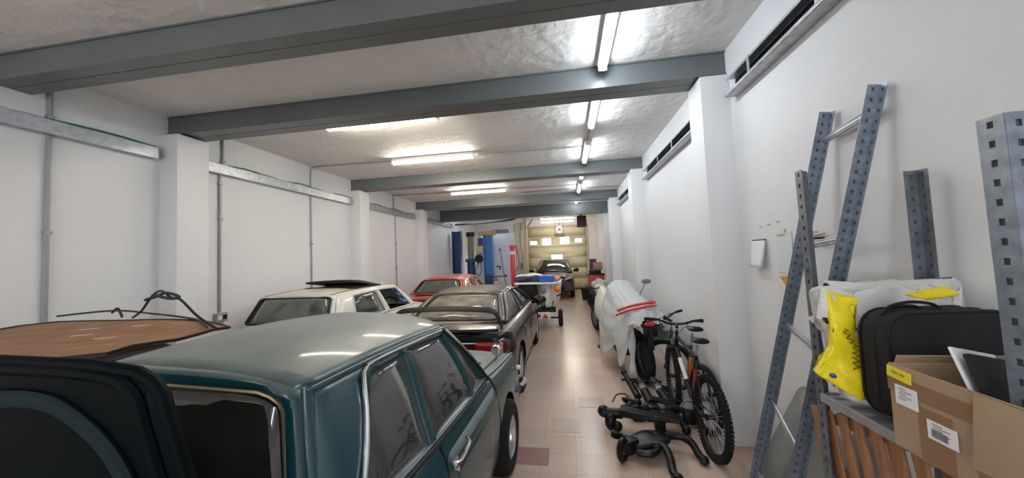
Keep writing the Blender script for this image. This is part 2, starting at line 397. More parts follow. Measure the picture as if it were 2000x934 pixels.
# ---------------------------------------------------------------- ceiling lights
def clight(cx, cy, cz, L, along, m, lab, group=None, w=.07):
    t = thing('ceiling_light', lab, 'light', (cx, cy, cz), PI/2 if along == 'y' else 0, group)
    obj('lamp_body', B().box((0, 0, .046), (L, w+.03, .05), bev=.006), M['whitep'], t)
    obj('diffuser', B().tube([(-L/2+.015, 0, 0), (L/2-.015, 0, 0)], w/2, 12), m, t)
    for s in (-1, 1): obj('end_cap', B().box((s*(L/2), 0, .01), (.025, w+.012, w)), M['whitep'], t)
    return t
R_l = [(3.02, .92, 'cool white tube light between the two nearest beams'), (4.45, 1.28, 'cool white tube light just beyond the second beam'),
       (6.45, 1.15, 'short looking cool tube light where the ceiling conduit turns'), (8.0, 1.0, 'cool tube light mostly hidden by the third beam'), (9.8, 1.2, 'cool tube light between the third and fourth beams')]
for y, L, lab in R_l: clight(.44, y, 3.62, L, 'y', M['tube'], lab)
for y, lab in ((4.22, 'long warm tube light over the white hatchback, half behind the second beam'), (6.02, 'long warm tube light fed by the conduit above the spoiler car'), (9.36, 'warm tube light over the red car')):
    clight(-2.32, y, 3.62, 1.54, 'x', M['tubew'], lab)
clight(.44, 12.5, 3.655, .8, 'y', M['tube'], 'assumed cool tube light hidden between the two farthest beams')  # assumed lamp behind the fourth beam, added to light the farthest one
clight(-3.6, 14.4, 3.64, 1.2, 'x', M['tube'], 'added unseen tube light brightening the vehicle lift bay')  # added lamp, hidden by the beam, to lighten the lift bay
clight(-.32, 15.6, 3.42, 1.5, 'x', M['tubew'], 'upper warm tube light near the garage door')
clight(-.78, 17.0, 3.40, .72, 'x', M['tubew'], 'left one of the short tube light pair before the garage door')
clight(.02, 17.0, 3.40, .78, 'x', M['tubew'], 'right one of the short tube light pair before the garage door')
# unseen lights assumed behind the camera, added to brighten the near room
for y, lab in ((-.9, 'added unseen cool tube light just behind the viewpoint'), (-3.2, 'added unseen cool tube light nearest the assumed entrance behind the viewpoint')):
    clight(.44, y, 3.62, 1.2, 'y', M['tube'], lab)
clight(-2.9, -2.6, 3.62, 1.5, 'x', M['tubew'], 'added unseen warm tube light behind the viewpoint over the left bay')
t = thing('pendant_lamp', 'small bell shaped lamp hanging before the garage door', 'lamp', (-.26, 15.5, 2.95))
obj('lamp_shade', B().lathe([(.12, .03), (.1, .07), (-.05, .16), (-.12, .2)], axis='z', n=16), M['galv'], t, sol=.01)
obj('bulb', B().ball((0, 0, -.06), .11), mat('bulb', (.9, .95, 1), emit=25), t)
obj('cord', B().cyl((0, 0, .1), (0, 0, .75), .012), M['cable'], t)
# ---------------------------------------------------------------- trunking, conduits
def trunk_left(y0, y1, lab, lit=None):
    t = thing('cable_trunking', lab, 'trunking', (LX, (y0+y1)/2, 3.13)); L = y1-y0
    b = B(); b.add([(0.0, -L/2, 0), (0.0, L/2, 0), (.09, -L/2, 0), (.09, L/2, 0), (.09, -L/2, .13), (.09, L/2, .13), (.075, -L/2, .13), (.075, L/2, .13), (0, -L/2, .13), (0, L/2, .13)],
              [(0, 1, 3, 2), (2, 3, 5, 4), (4, 5, 7, 6), (0, 8, 9, 1)])
    obj('channel', b, M['galv'], t, sol=.004, smooth=False)
    for k in range(3):
        pts = [(.02+.022*k, -L/2+L*i/14, .128+.018*math.sin(i*1.3+k*2)+.006*k) for i in range(15)]
        obj('green_cable', B().tube(smoothpath(pts, 3), .011, 6), M['green'], t)
trunk_left(-1, 3.42, 'nearest galvanised cable trunking on the left wall, green cables on top')
trunk_left(3.92, 7.22, 'galvanised cable trunking between the first two left pillars')
trunk_left(7.70, 10.62, 'galvanised cable trunking beyond the second left pillar')
trunk_left(11.2, 14.4, 'far dark cable trunking beyond the third left pillar')
def trunk_right(y0, y1, lab):
    t = thing('cable_tray', lab, 'tray', (RX, (y0+y1)/2, 3.17)); L = y1-y0
    obj('back_plate', B().box((-.005, 0, .08), (.008, L, .15)), M['dark'], t)
    b = B(); b.box((-.045, 0, .0), (.08, L, .006)); b.box((-.085, 0, .02), (.005, L, .045)); b.box((-.045, 0, .165), (.08, L, .006)); b.box((-.085, 0, .155), (.005, L, .02))
    obj('channel', b, M['galv'], t, smooth=False)
    obj('lip_tube', B().cyl((-.092, -L/2, .01), (-.092, L/2, .01), .016), M['galv'], t)
    k = max(2, int(L/.75))
    for i in range(k): obj('bracket', B().box((-.088, -L/2+L*(i+.5)/k, .085), (.006, .035, .16)), M['galv'], t)
    obj('cable', B().tube([(-.04, -L/2, .02), (-.05, 0, .03), (-.035, L/2, .02)], .014, 6), M['cable'], t)
trunk_right(-.5, 3.40, 'nearest open steel cable tray high on the right wall')
trunk_right(3.95, 6.98, 'open steel cable tray between the first and second right pillars')
trunk_right(7.8, 10.5, 'far open steel cable tray beyond the second right pillar')
def conduit(pts, r, lab, clips=(), box=None, m='conduit'):
    t = thing('conduit', lab, 'conduit', pts[0])
    obj('pipe', B().tube(pts, r, 8), M[m], t, world=True)
    for c in clips: obj('clip', B().box(c, (.05, .05, .03)), M['conduit'], t, world=True)
    return t
x = LX+.018
conduit([(x, 2.57, .0), (x, 2.57, 3.7)], .02, 'thick grey conduit down the left wall at the picture edge', [(x, 2.57, 2.2), (x, 2.57, 3.3)])
conduit([(x, 4.23, 1.2), (x, 4.23, 3.13)], .017, 'grey conduit down to the socket beside the first left pillar', [(x, 4.23, 2.5), (x, 4.23, 3.0)])
conduit([(x, 4.27, 3.3), (x, 4.27, 3.7)], .017, 'short conduit stub above the trunking by the first left pillar', [(x, 4.27, 3.32)])
conduit([(x, 6.02, .9), (x, 6.02, 3.12)], .014, 'thin grey conduit down the left wall behind the white hatchback', [(x, 6.02, 2.2)])
conduit(smoothpath([(x, 6.02, 3.28), (x, 6.02, 3.55), (x+.01, 6.03, 3.66), (x+.12, 6.04, 3.685), (-4.2, 6.06, 3.685), (-3.2, 6.1, 3.685), (-2.3, 6.15, 3.68), (-1, 6.17, 3.685), (.36, 6.2, 3.685)], 4), .012, 'conduit across the ceiling joining the third row of lights')
conduit([(x, 9.38, 1.0), (x, 9.38, 3.12)], .014, 'thin grey conduit down the left wall behind the red car', [(x, 9.38, 1.6), (x, 9.38, 2.3)])
conduit(smoothpath([(x, 9.3, 3.28), (x, 9.3, 3.6), (x+.1, 9.32, 3.685), (-3.4, 9.45, 3.685), (.4, 9.6, 3.685)], 4), .012, 'far ceiling conduit leading to the warm light over the red car')
conduit([(.44, 5.1, 3.685), (.44, 5.9, 3.685)], .012, 'short ceiling conduit linking two cool lights')
xr = RX-.018
conduit([(xr, 4.02, .78), (xr, 4.02, 3.7)], .02, 'grey conduit on the right wall just past the first pillar', [(xr, 4.02, 1.7), (xr, 4.02, 2.6)])
conduit([(xr, 7.78, .5), (xr, 7.78, 3.15)], .014, 'thin conduit on the right wall past the second pillar', [])
conduit([(-1.2, 10.2, 3.68), (.4, 10.0, 3.66), (1.55, 9.9, 3.62)], .008, 'thin red brown cable along the ceiling before the fourth beam', m='boxred')
t = thing('wall_socket', 'grey twin socket box at the foot of the left conduit', 'socket', (LX, 4.23, 1.13))
obj('box', B().box((.03, 0, 0), (.06, .16, .12), bev=.008), M['conduit'], t)
for s in (-1, 1): obj('socket_face', B().box((.062, s*.037, 0), (.006, .05, .06)), M['black' if s > 0 else 'whitep'], t)
t = thing('junction_box', 'grey junction box at the foot of the right conduit', 'box', (RX, 4.02, .72))
obj('box', B().box((-.04, 0, 0), (.08, .12, .14), bev=.008), M['conduit'], t); obj('lid', B().box((-.083, 0, 0), (.008, .1, .12)), M['galvdark'], t)
# ---------------------------------------------------------------- cars
def interp(T, y, k):
    if y <= T[0][0]: return T[0][k]
    for a, b in zip(T, T[1:]):
        if y <= b[0]:
            t = (y-a[0])/(b[0]-a[0]); t = t*t*(3-2*t)*.4+t*.6
            return a[k]+(b[k]-a[k])*t
    return T[-1][k]
class Car: pass
def wheel_parts(root, x, y, r, wd, rimr, mr, style, out, name='wheel'):
    """x,y hub position; out = +1/-1 outward x"""
    tp = [(-wd/2, rimr), (-wd/2, r-.035), (-wd/2+.02, r-.008), (-wd/2+.045, r), (wd/2-.045, r), (wd/2-.02, r-.008), (wd/2, r-.035), (wd/2, rimr)]
    w = obj(name, B().lathe(tp, axis='x', n=32, closed=True), M['rubber'], root); w.location = (x, y, r)
    o = out*wd/2
    rb = B().lathe([(o-out*.012, rimr), (o-out*.005, rimr-.02), (o-out*.04, rimr-.035), (o-out*.06, .06), (o-out*.03, .055), (o-out*.025, .0)], axis='x', n=28)
    obj('rim', rb, mr, w)
    if style == 'spoke':
        sb = B()
        for i in range(5):
            a = i*2*PI/5
            sb.tube([(o-out*.02, .03*math.cos(a), .03*math.sin(a)), (o-out*.02, (rimr-.01)*math.cos(a), (rimr-.01)*math.sin(a))], .025, 6, flat=.6)
        obj('spokes', sb, mr, w)
    else:
        obj('hubcap', B().lathe([(o-out*.03, .08), (o-out*.0, .075), (o+out*.008, .04), (o+out*.01, .0)], axis='x', n=20), M['chrome'], w)
    return w
def build_car(name, label, loc, rz, P):
    c = Car(); root = thing(name, label, 'car', loc, rz); c.root = root
    ST = P['st']; L = ST[-1][0]; tilt = P.get('tilt', 0)
    def hw(y): return interp(ST, y, 1)
    def sec(y):
        h, zl, zb, zd = (interp(ST, y, k) for k in (1, 2, 3, 4)); Hh = zb-zl; tu = P.get('tuck', .93)
        return [(0, zl), (.82*h, zl), (.95*h, zl+.05), (.99*h, zl+.25*Hh), (h, zl+.55*Hh), (.985*h, zl+.78*Hh), (.955*h, zl+.93*Hh), (tu*h, zb), (.84*h, zb+(zd-zb)*.35), (.5*h, zd), (0, zd+.008)]
    c.sec = sec
    def T(p): return (p[0], p[1], p[2]-tilt*p[0])
    c.T = T
    def sidex(y, z):
        s = sec(y)[1:8]
        if z <= s[0][1]: return s[0][0]
        for a, b in zip(s, s[1:]):
            if z <= b[1] and b[1] > a[1]: return a[0]+(b[0]-a[0])*(z-a[1])/(b[1]-a[1])
        return s[-1][0]
    c.sidex = sidex
    ys = sorted(set([round(s[0], 3) for s in ST]+[round(L*i/26, 3) for i in range(27)]))
    rings = []
    for y in ys:
        s = sec(y); rings.append([T((x, y, z)) for x, z in s]+[T((-x, y, z)) for x, z in s[1:-1][::-1]])
    b = B().loft(rings)
    body = obj('body', b, [P['paint'], M['dark']], root, ang=35)
    cut = B()
    for (wy, wr_) in ((P['wr'], P['rad']), (P['wf'], P['rad'])):
        for s in (-1, 1):
            h = hw(wy)
            cut.lathe([(s*(h-.28), wr_+.055), (s*(h+.2), wr_+.055)], c=(0, wy, wr_), axis='x', n=28)
    ca = P.get('cabin')
    if ca:
        y0, y1, zf, ins = ca
        r = []
        for y in (y0, y1): h = hw(y)*.93-ins; r.append([(-h, y, zf), (h, y, zf), (h, y, 2), (-h, y, 2)])
        cut.loft(r)
    co = obj('cut', cut, [M['dark']], None, smooth=False)
    me = co.data
    bpy.context.view_layer.update()
    co.matrix_basis = wm(root)
    bpy.context.view_layer.update()
    md = body.modifiers.new('b', 'BOOLEAN'); md.operation = 'DIFFERENCE'; md.object = co; md.solver = 'EXACT'
    try: md.material_mode = 'TRANSFER'
    except Exception: pass
    dg = bpy.context.evaluated_depsgraph_get(); nm = bpy.data.meshes.new_from_object(body.evaluated_get(dg)); body.modifiers.clear(); body.data = nm
    nm.set_sharp_from_angle(angle=math.radians(35))
    bpy.data.objects.remove(co)
    for wy in (P['wr'], P['wf']):
        for s in (-1, 1):
            wheel_parts(root, s*(hw(wy)-.10-P.get('wi', 0)), wy, P['rad'], .17, P['rim'], P['rimmat'], P.get('wstyle', 'spoke'), s)
    # greenhouse surfaces
    A, D, Bp, C = (Vector(P[k]) for k in ('A', 'D', 'B', 'C'))
    crown = P.get('crown', .05); arch = P.get('arch', .02); bow = P.get('bow', .05)
    def edge(u): return C.lerp(Bp, u)+Vector((.02*4*u*(1-u), 0, arch*4*u*(1-u)))
    def side(sg):
        def f(u, v):
            q = D.lerp(A, u).lerp(edge(u), v); q.x += .025*4*v*(1-v)+P.get('bulge', .02)*4*u*(1-u)*(1-v)
            return T((q.x*sg, q.y, q.z))
        return f
    def roof(u, w):
        e = edge(u); t = 2*w-1; g = 1-abs(t)**3.0
        yy = e.y+bow*(1-t*t)*((u-.5)*2)
        return T((e.x*t, yy, e.z+crown*g))
    def back(u, v):     # u across, v up
        t = 2*u-1; top = Vector(roof(0, u)); top.z += tilt*top.x; bt = Vector((D.x*t, D.y-P.get('bbow', .08)*(1-t*t), D.z+.005))
        q = bt.lerp(top, v); q.z += P.get('bb', .02)*4*v*(1-v); q.y -= P.get('bb', .02)*4*v*(1-v); return T(q)
    def front(u, v):
        t = 2*u-1; top = Vector(roof(1, u)); top.z += tilt*top.x; bt = Vector((A.x*t, A.y+P.get('fbow', .1)*(1-t*t), A.z+.005))
        q = bt.lerp(top, v); q.y += .02*4*v*(1-v); return T(q)
    c.side, c.roof, c.back, c.front = side, roof, back, front
    NU, NW = 14, 22
    rb = B(); rb.loft([[roof(i/NU, j/NW) for j in range(NW+1)] for i in range(NU+1)], cap=False, closed=False)
    obj('roof', rb, P['paint'], root, sol=.02, off=-1, ang=60)
    full = [(0, 0), (1, 0), (1, 1), (0, 1)]
    def finefull(k=12): return [(i/k, 0) for i in range(k)]+[(1, i/k) for i in range(k)]+[(1-i/k, 1) for i in range(k)]+[(0, 1-i/k) for i in range(k)]
    for sg in (-1, 1):
        f = side(sg)
        fr = obj('side_frame', B().sheet(finefull(14), [h['p'] for h in P['side']], f, .08), P['paint'], root, sol=.03, off=-1 if True else 1, ang=60)
        for h in P['side']:
            if not h.get('open'): 
                g = B().sheet(h['p'], [], lambda u, v: (Vector(f(u, v))-Vector((sg*.012, 0, 0))), .1)
                obj('side_window', g, P['sglass'], root, sol=.003)
            if h.get('trim'):
                obj('window_trim', B().tube([f(*q) for q in h['p']], h.get('tr', .008), 6, closed=True), h['trim'], fr)
    for nm_, f, key, gm in (('rear', back, 'bh', P['bglass']), ('front', front, 'fh', P['fglass'])):
        hole = P[key]
        fr = obj(nm_+'_screen_frame', B().sheet(finefull(14), [hole], f, .08), P['paint'], root, sol=.03, ang=60)
        sgn = 1 if nm_ == 'rear' else -1
        obj(nm_+'_screen', B().sheet(hole, [], lambda u, v: Vector(f(u, v))-Vector((0, sgn*.003, 0)), .1), gm, root, sol=.003)
        if nm_ == 'rear' and P.get('btrim'):
            for rr, mm, dy in P['btrim']:
                obj('screen_trim', B().tube([Vector(f(*q))-Vector((0, dy, 0)) for q in hole], rr, 6, closed=True), mm, fr)
    # interior
    if ca:
        for sx, sy in P['seats']:
            s = obj('seat', B().box((sx, sy+.22, .48), (.48, .5, .16), bev=.05).box((sx, sy-.06, .78), (.46, .14, .6), rot=(-.18, 0, 0), bev=.06), P.get('seatmat', M['seat']), root)
            if P.get('headrest'): obj('headrest', B().box((sx, sy-.13, 1.13), (.24, .09, .16), bev=.04), P.get('seatmat', M['seat']), s)
        obj('dashboard', B().box((0, P['A'][1]-.28, P['A'][2]-.1), (P['A'][0]*1.75, .28, .2), bev=.05), M['black'], root)
        cx, cy, cz, rr, tl = P['wheel']
        st = B(); mtx = Matrix.Translation((cx, cy, cz)) @ Matrix.Rotation(tl, 4, 'X')
        st.tube([mtx @ Vector((rr*math.cos(a*PI/14), 0, rr*math.sin(a*PI/14))) for a in range(28)], .011, 8, closed=True)
        sw = obj('steering_wheel', st, M['black'], root)
        sp = B()
        for a in (0, PI, -PI/2): sp.tube([mtx @ Vector((rr*math.cos(a), 0, rr*math.sin(a))), mtx @ Vector((0, .03, 0))], .012, 6)
        obj('wheel_spokes', sp, M['black'], sw)
    return c
def rect_uv(u0, v0, u1, v1, r=.05): return rrect(u0, v0, u1, v1, r, 4)
# --- green saloon with open boot
gx, gy = -1.42, -.42
def gl(x, y, z): return (x-gx, y-gy, z)     # world -> car frame
green = build_car('classic_saloon', 'teal green classic saloon with its boot lid open, nearest car', (gx-.08, gy, 0), -.05, dict(
    st=[(0, .66, .38, .74, .76), (.06, .73, .30, .84, .87), (.25, .765, .25, .90, .93), (1.1, .79, .22, .925, .95), (2.0, .80, .21, .925, .95), (3.05, .79, .21, .905, .925), (3.35, .785, .23, .875, .885), (3.7, .775, .25, .85, .87), (4.05, .76, .28, .83, .85), (4.16, .72, .34, .78, .81), (4.2, .68, .4, .7, .74)],
    paint=M['teal'], rimmat=M['galv'], tilt=.03, wr=1.05, wf=3.46, rad=.292, rim=.17, wstyle='cap', wi=-.045,
    cabin=(1.56, 3.0, .32, .06), seats=[(.36, 2.35), (-.36, 2.35), (.33, 1.75), (-.33, 1.75)], seatmat=M['seat'],
    A=(.735, 3.06, .925), D=(.70, 1.40, .93), B=(.565, 2.66, 1.385), C=(.515, 1.54, 1.39), crown=.07, arch=.022, bow=.05, bbow=.07, bb=.01,
    side=[dict(p=rpoly([(.09, .07), (.41, .05), (.50, .92), (.26, .90)], [.05, .01, .02, .07], 5)),
          dict(p=rpoly([(.44, .05), (.77, .05), (.90, .92), (.53, .93)], [.01, .01, .03, .02])),
          dict(p=rpoly([(.795, .06), (.955, .08), (.955, .60), (.915, .90)], [.01, .01, .02, .02]))],
    bh=rect_uv(.05, .12, .955, .93, .08), fh=rect_uv(.06, .08, .94, .92, .06), btrim=[(.018, M['black'], .004), (.0065, M['gold'], .022)],
    sglass=M['glass'], bglass=M['glassback'], fglass=M['glass'], wheel=(.36, 2.58, .97, .19, -.35)))
g = green; r = g.root; f = g.side(1)
# chrome gutter strip around the side glass
pth = [(.07+.0165*i, i/10) for i in range(0, 9)]+[(.215, .87), (.23, .93), (.26, .965)]+[(.30+.6*i/10, .975) for i in range(11)]
obj('chrome_gutter', B().tube([Vector(f(u, v))+Vector((.010, 0, 0)) for u, v in pth], .010, 8), M['chrome'], r)
obj('windscreen_gutter', B().tube([Vector(f(.92+.06*i/10*(1), .975-.975*i/10))+Vector((.01, .005, 0)) for i in range(11)], .008, 6), M['black'], r)
obj('rain_gutter', B().tube([Vector(f(i/16, 1.0))+Vector((.012, 0, -.004)) for i in range(17)], .009, 8), M['teal'], r)
obj('belt_moulding', B().tube([Vector(f(.02+.9*i/12, .03))+Vector((.012, 0, 0)) for i in range(13)], .011, 8), M['black'], r)
obj('rear_pillar_edge', B().tube([Vector(g.back(1, i/10))+Vector((-.01, .02, 0)) for i in range(11)], .028, 10), M['teal'], r)
def seam(g, pts, rr=.0035, name='door_seam', m='dark', parent=None):
    P = []
    for y, z in pts: P.append(g.T((g.sidex(y, z)+.0005, y, z)))
    obj(name, B().tube(smoothpath(P, 4), rr, 5), M[m], parent or g.root)
seam(g, [(2.12, .95), (2.14, .80), (2.13, .6), (2.12, .42), (2.12, .27)])
seam(g, [(3.08, .925), (3.14, .80), (3.15, .6), (3.13, .42), (3.10, .27)])
# door skin, slightly proud
dk = B().sheet(rrect(2.15, .27, 3.10, .86, .05, 4), [], lambda y, z: g.T((g.sidex(y, z)+.003, y, z)), .12)
door = obj('door', dk, M['teal'], r, sol=.002, ang=60)
hb = B(); hx = g.sidex(2.30, .80)
hb.tube(smoothpath([(hx+.005, 2.22, .775), (hx+.035, 2.235, .785), (hx+.040, 2.30, .80), (hx+.036, 2.365, .81), (hx+.005, 2.385, .815)], 4), .009, 8)
hb.box((hx+.008, 2.225, .775), (.018, .05, .036), bev=.006); hb.cyl((hx, 2.235, .735), (hx+.022, 2.235, .735), .012)
obj('door_handle', hb, M['chrome'], door, label='chrome door handle')
# bonnet lines, fender mirror, lamps, bumper
obj('wing_crease', B().tube(smoothpath([g.T((.69, y, g.sec(y)[8][1]+.004)) for y in (3.15, 3.4, 3.7, 4.0, 4.12)], 3), .012, 8), M['teal'], r)
obj('bonnet_seam', B().tube([g.T((.60, y, g.sec(y)[9][1]-.001)) for y in (3.2, 3.5, 3.8, 4.08)], .004, 5), M['dark'], r)
obj('wiper', B().tube([(.15, 3.14, .955), (.45, 3.18, .965), (.62, 3.24, .96)], .006, 5), M['black'], r)
mb = B(); mb.lathe([(-.03, .02), (-.025, .042), (.0, .052), (.012, .052), (.014, .045)], c=(.60, 3.80, .915), axis='y', n=20); mb.cyl((.60, 3.82, .82), (.60, 3.81, .90), .014)
obj('wing_mirror', mb, M['chrome'], r, label='round dusty chrome wing mirror')
obj('indicator', B().ball((.775, 3.98, .70), .03, (1, 1.2, .8)), M['clear'], r)
for s in (-1, 1): obj('headlamp', B().lathe([(0, .09), (.02, .09), (.05, .06), (.06, 0)], c=(s*.5, 4.15, .66), axis='y', n=20), M['clear'], r)
obj('front_bumper', B().tube(smoothpath([(-.79, 3.95, .5), (-.76, 4.2, .5), (-.4, 4.27, .5), (.4, 4.27, .5), (.76, 4.2, .5), (.79, 3.95, .5)], 4), .045, 8), M['chrome'], r)
obj('rear_bumper', B().tube(smoothpath([(-.78, .2, .5), (-.74, -.05, .5), (-.4, -.08, .5), (.4, -.08, .5), (.74, -.05, .5), (.78, .2, .5)], 4), .045, 8), M['chrome'], r)
ins = obj('wheel_boss_plate', B().box((.36, 2.575, .97), (.20, .008, .07), rot=(-.35, 0, 0), bev=.003), M['galv'], r, label='bright steel steering wheel plate with round holes')
for k in range(3): obj('hole', B().lathe([(-.006, .016), (-.004, .018), (.006, .018)], c=(.30+.06*k, 2.572, .97), axis='y', n=16), M['dark'], ins)
# boot lid, opened upright (hinged at the base of the rear screen)
def lidmap(u, v, d=0):
    # u across (m), v up the lid (m), d depth towards the viewer
    z = .90+v*.985; y = .70-v*.115-.03*math.sin(v*3.4)+.05*(u/.6)**2-d
    return gl(gx-.02+u, y, z-.035*(u/.6)**4*0)
def ring(sc_u, v0, v1, r_): return rrect(-sc_u, v0, sc_u, v1, r_, 7)
lo = [(-.56, 0), (.715, 0)]+[(.70, .3), (.665, .50)]+[(.55+.09*math.cos(a), .62+.09*math.sin(a)) for a in (0, .4, .8, 1.2)]+[(.48, .722), (.2, .735), (-.2, .735), (-.5, .715)]+[(-.59, .67), (-.63, .62), (-.63, .3)]
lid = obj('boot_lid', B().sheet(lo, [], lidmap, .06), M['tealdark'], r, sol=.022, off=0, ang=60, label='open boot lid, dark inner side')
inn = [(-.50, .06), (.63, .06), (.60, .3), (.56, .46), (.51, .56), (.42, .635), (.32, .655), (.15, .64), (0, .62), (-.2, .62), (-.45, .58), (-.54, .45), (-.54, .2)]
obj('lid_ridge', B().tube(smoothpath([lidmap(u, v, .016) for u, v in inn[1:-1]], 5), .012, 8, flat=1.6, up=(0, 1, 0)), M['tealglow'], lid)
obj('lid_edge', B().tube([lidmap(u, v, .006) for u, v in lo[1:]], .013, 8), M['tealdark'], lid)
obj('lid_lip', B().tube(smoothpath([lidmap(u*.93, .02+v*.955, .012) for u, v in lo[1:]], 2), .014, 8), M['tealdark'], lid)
for s in (-1, 1): obj('hinge', B().tube([(s*.45, 1.02, .86), (s*.45, 1.10, .93), lidmap(s*.45, .1, .01)], .012, 6), M['black'], lid)
# --- old saloon under the brown board (left)
old = build_car('old_car', 'old grey car hidden under a brown board at the left edge', (-3.38, -.35, 0), 0, dict(
    st=[(0, .62, .4, .72, .74), (.15, .72, .3, .84, .87), (1.0, .76, .22, .90, .93), (2.2, .77, .21, .90, .93), (3.3, .75, .22, .88, .92), (3.9, .72, .26, .82, .88), (4.1, .64, .36, .70, .74)],
    paint=M['beige'], rimmat=M['galv'], wr=.85, wf=3.2, rad=.29, rim=.17, wstyle='cap', cabin=(1.1, 2.8, .32, .07), seats=[(.34, 1.9), (-.34, 1.9)],
    A=(.70, 2.95, .90), D=(.68, .95, .90), B=(.56, 2.45, 1.29), C=(.55, 1.55, 1.29), crown=.05, arch=.02, bow=.05,
    side=[dict(p=rpoly([(.12, .08), (.47, .07), (.47, .90), (.25, .90)], .02)), dict(p=rpoly([(.53, .07), (.93, .07), (.93, .6), (.88, .90), (.53, .90)], .02))],
    bh=rect_uv(.09, .12, .91, .88, .07), fh=rect_uv(.06, .1, .94, .9, .06), sglass=M['glass'], bglass=M['glassback'], fglass=M['glass'], wheel=(.36, 2.5, .92, .19, -.5)))
# board lying on its roof
def board(u, v):
    x = -4.55+u*2.1; 
    zz = 1.385+.012*math.sin(u*7+v*2)-.02*abs(u-.45)*2+.01*math.sin(v*9)
    fy = 1.20+v*(1.32+.2*math.sin(u*PI)) + .35*(1-v)*u**3
    return (x+.12*u*v*0, fy-.28*u*v, zz)
bp_ = thing('brown_board', 'large brown board lying on the roof of the old car', 'board', (-3.5, 1.9, 1.37))
out = [(i/12, 0) for i in range(12)]+[(1, i/6) for i in range(6)]+[(1-i/12, 1) for i in range(12)]+[(0, 1-i/6) for i in range(6)]
obj('panel', B().sheet(out, [], board, .08), M['tan'], bp_, world=True, sol=.012, off=-1)
obj('edge_strip', B().tube([Vector(board(*q)) for q in out], .009, 6, closed=True), M['black'], bp_, world=True)
lc = [(.42, .72, .10), (.52, .60, .12), (.68, .55, .12), (.60, .80, .12), (.30, .25, .14), (.16, .10, .1)]
mk = B()
for u, v, l in lc:
    a = Vector(board(u, v)); d = Vector((.10, .04, 0)); mk.box(a+Vector((0, 0, .002)), (l, .008, .003), rot=(0, 0, .5))
obj('chalk_mark', mk, M['paper'], bp_, world=True, label='pale scratch marks')
for (a, lab) in (([(-4.6, 2.55, 1.43), (-4.2, 2.7, 1.45), (-3.7, 2.66, 1.42), (-3.0, 2.45, 1.40), (-2.5, 2.12, 1.40)], 'black cable lying along the far edge of the brown board'),):
    tag(obj('black_cable', B().tube(smoothpath(a, 6), .008, 6), M['cable']), lab, 'cable')
tag(obj('wire_prop', B().tube(smoothpath([(-3.72, 2.52, 1.41), (-3.6, 2.5, 1.47), (-3.42, 2.45, 1.60), (-3.26, 2.40, 1.64), (-3.12, 2.36, 1.59), (-2.95, 2.30, 1.575), (-2.7, 2.22, 1.46), (-2.45, 2.14, 1.385)], 5), .009, 6)
    .tube(smoothpath([(-3.42, 2.4, 1.57), (-3.30, 2.4, 1.60), (-3.2, 2.38, 1.625), (-3.05, 2.34, 1.61), (-2.98, 2.31, 1.59), (-3.1, 2.33, 1.585), (-3.3, 2.38, 1.61)], 4), .012, 6)
    .tube(smoothpath([(-4.0, 2.56, 1.45), (-3.93, 2.55, 1.49), (-3.88, 2.54, 1.45), (-3.86, 2.54, 1.41)], 4), .009, 6), M['cable']),
    'bent black wire standing like a peak above the brown board', 'wire')
# --- white hatchback
wx, wy0 = -3.78, 4.18
white = build_car('white_hatchback', 'dusty white hatchback with a tilted black sunroof', (wx, wy0, 0), 0, dict(
    st=[(0, .66, .36, .80, .82), (.06, .72, .27, .93, .95), (.3, .76, .22, .96, .97), (1.6, .77, .21, .95, .97), (2.6, .76, .21, .93, .96), (3.2, .74, .24, .86, .92), (3.5, .68, .3, .74, .8)],
    paint=M['whitecar'], rimmat=M['galv'], wr=.55, wf=2.85, rad=.27, rim=.165, cabin=(.25, 2.45, .32, .06), seats=[(.33, 1.35), (-.33, 1.35), (.3, .6), (-.3, .6)], seatmat=M['seat'], headrest=True,
    A=(.70, 2.62, .93), D=(.70, .06, .97), B=(.58, 2.0, 1.37), C=(.60, .30, 1.355), crown=.045, arch=.03, bow=.06, bbow=.05, bb=.015,
    side=[dict(p=rpoly([(.21, .07), (.54, .07), (.54, .86), (.21, .86)], .02)), dict(p=rpoly([(.60, .07), (.93, .07), (.95, .88), (.60, .88)], .02), open=True)],
    bh=rect_uv(.05, .10, .95, .90, .05), btrim=[(.016, M['black'], .004)], fh=rect_uv(.06, .1, .94, .9, .06), sglass=M['glass'], bglass=M['glassgrn'], fglass=M['glassgrn'], wheel=(.36, 2.15, .95, .19, -.5)))
r = white.root
sr = B().sheet(rrect(-.42, 0, .42, .80, .03, 4), [], lambda u, v: (u+.12, .80+v, 1.535-.12*v/.8+.035*math.sin(v/.8*PI)-.02*(u/.42)**2), .1)
s_ = obj('sunroof_panel', sr, M['black'], r, sol=.03, off=0, label='black sunroof panel tilted up')
obj('sunroof_frame', B().tube([(u*1.02+.12, .80+v, 1.425-.01*v) for u, v in rrect(-.44, 0.02, .44, .74, .03, 4)], .012, 6, closed=True), M['black'], s_)
for s in (-1, 1): obj('roof_seam', B().tube([Vector(white.roof(i/12, .5+s*.43))+Vector((0, 0, .001)) for i in range(13)], .005, 5), M['dark'], r)
for s in (-1, 1): obj('tail_light', B().box((s*.62, .04, .72), (.16, .05, .22), bev=.01), M['redlens'], r)
obj('blue_window_bag', B().sheet(rrect(.63, .1, .92, .85, .03, 3), [], lambda u, v: Vector(white.side(1)(u*.25+.70, v))-Vector((.05+.03*math.sin(v*20), 0, 0)), .04), mat('blue_film', (.12, .2, .38), .3, bump=1, bscale=15, bdist=.03), r, sol=.003)
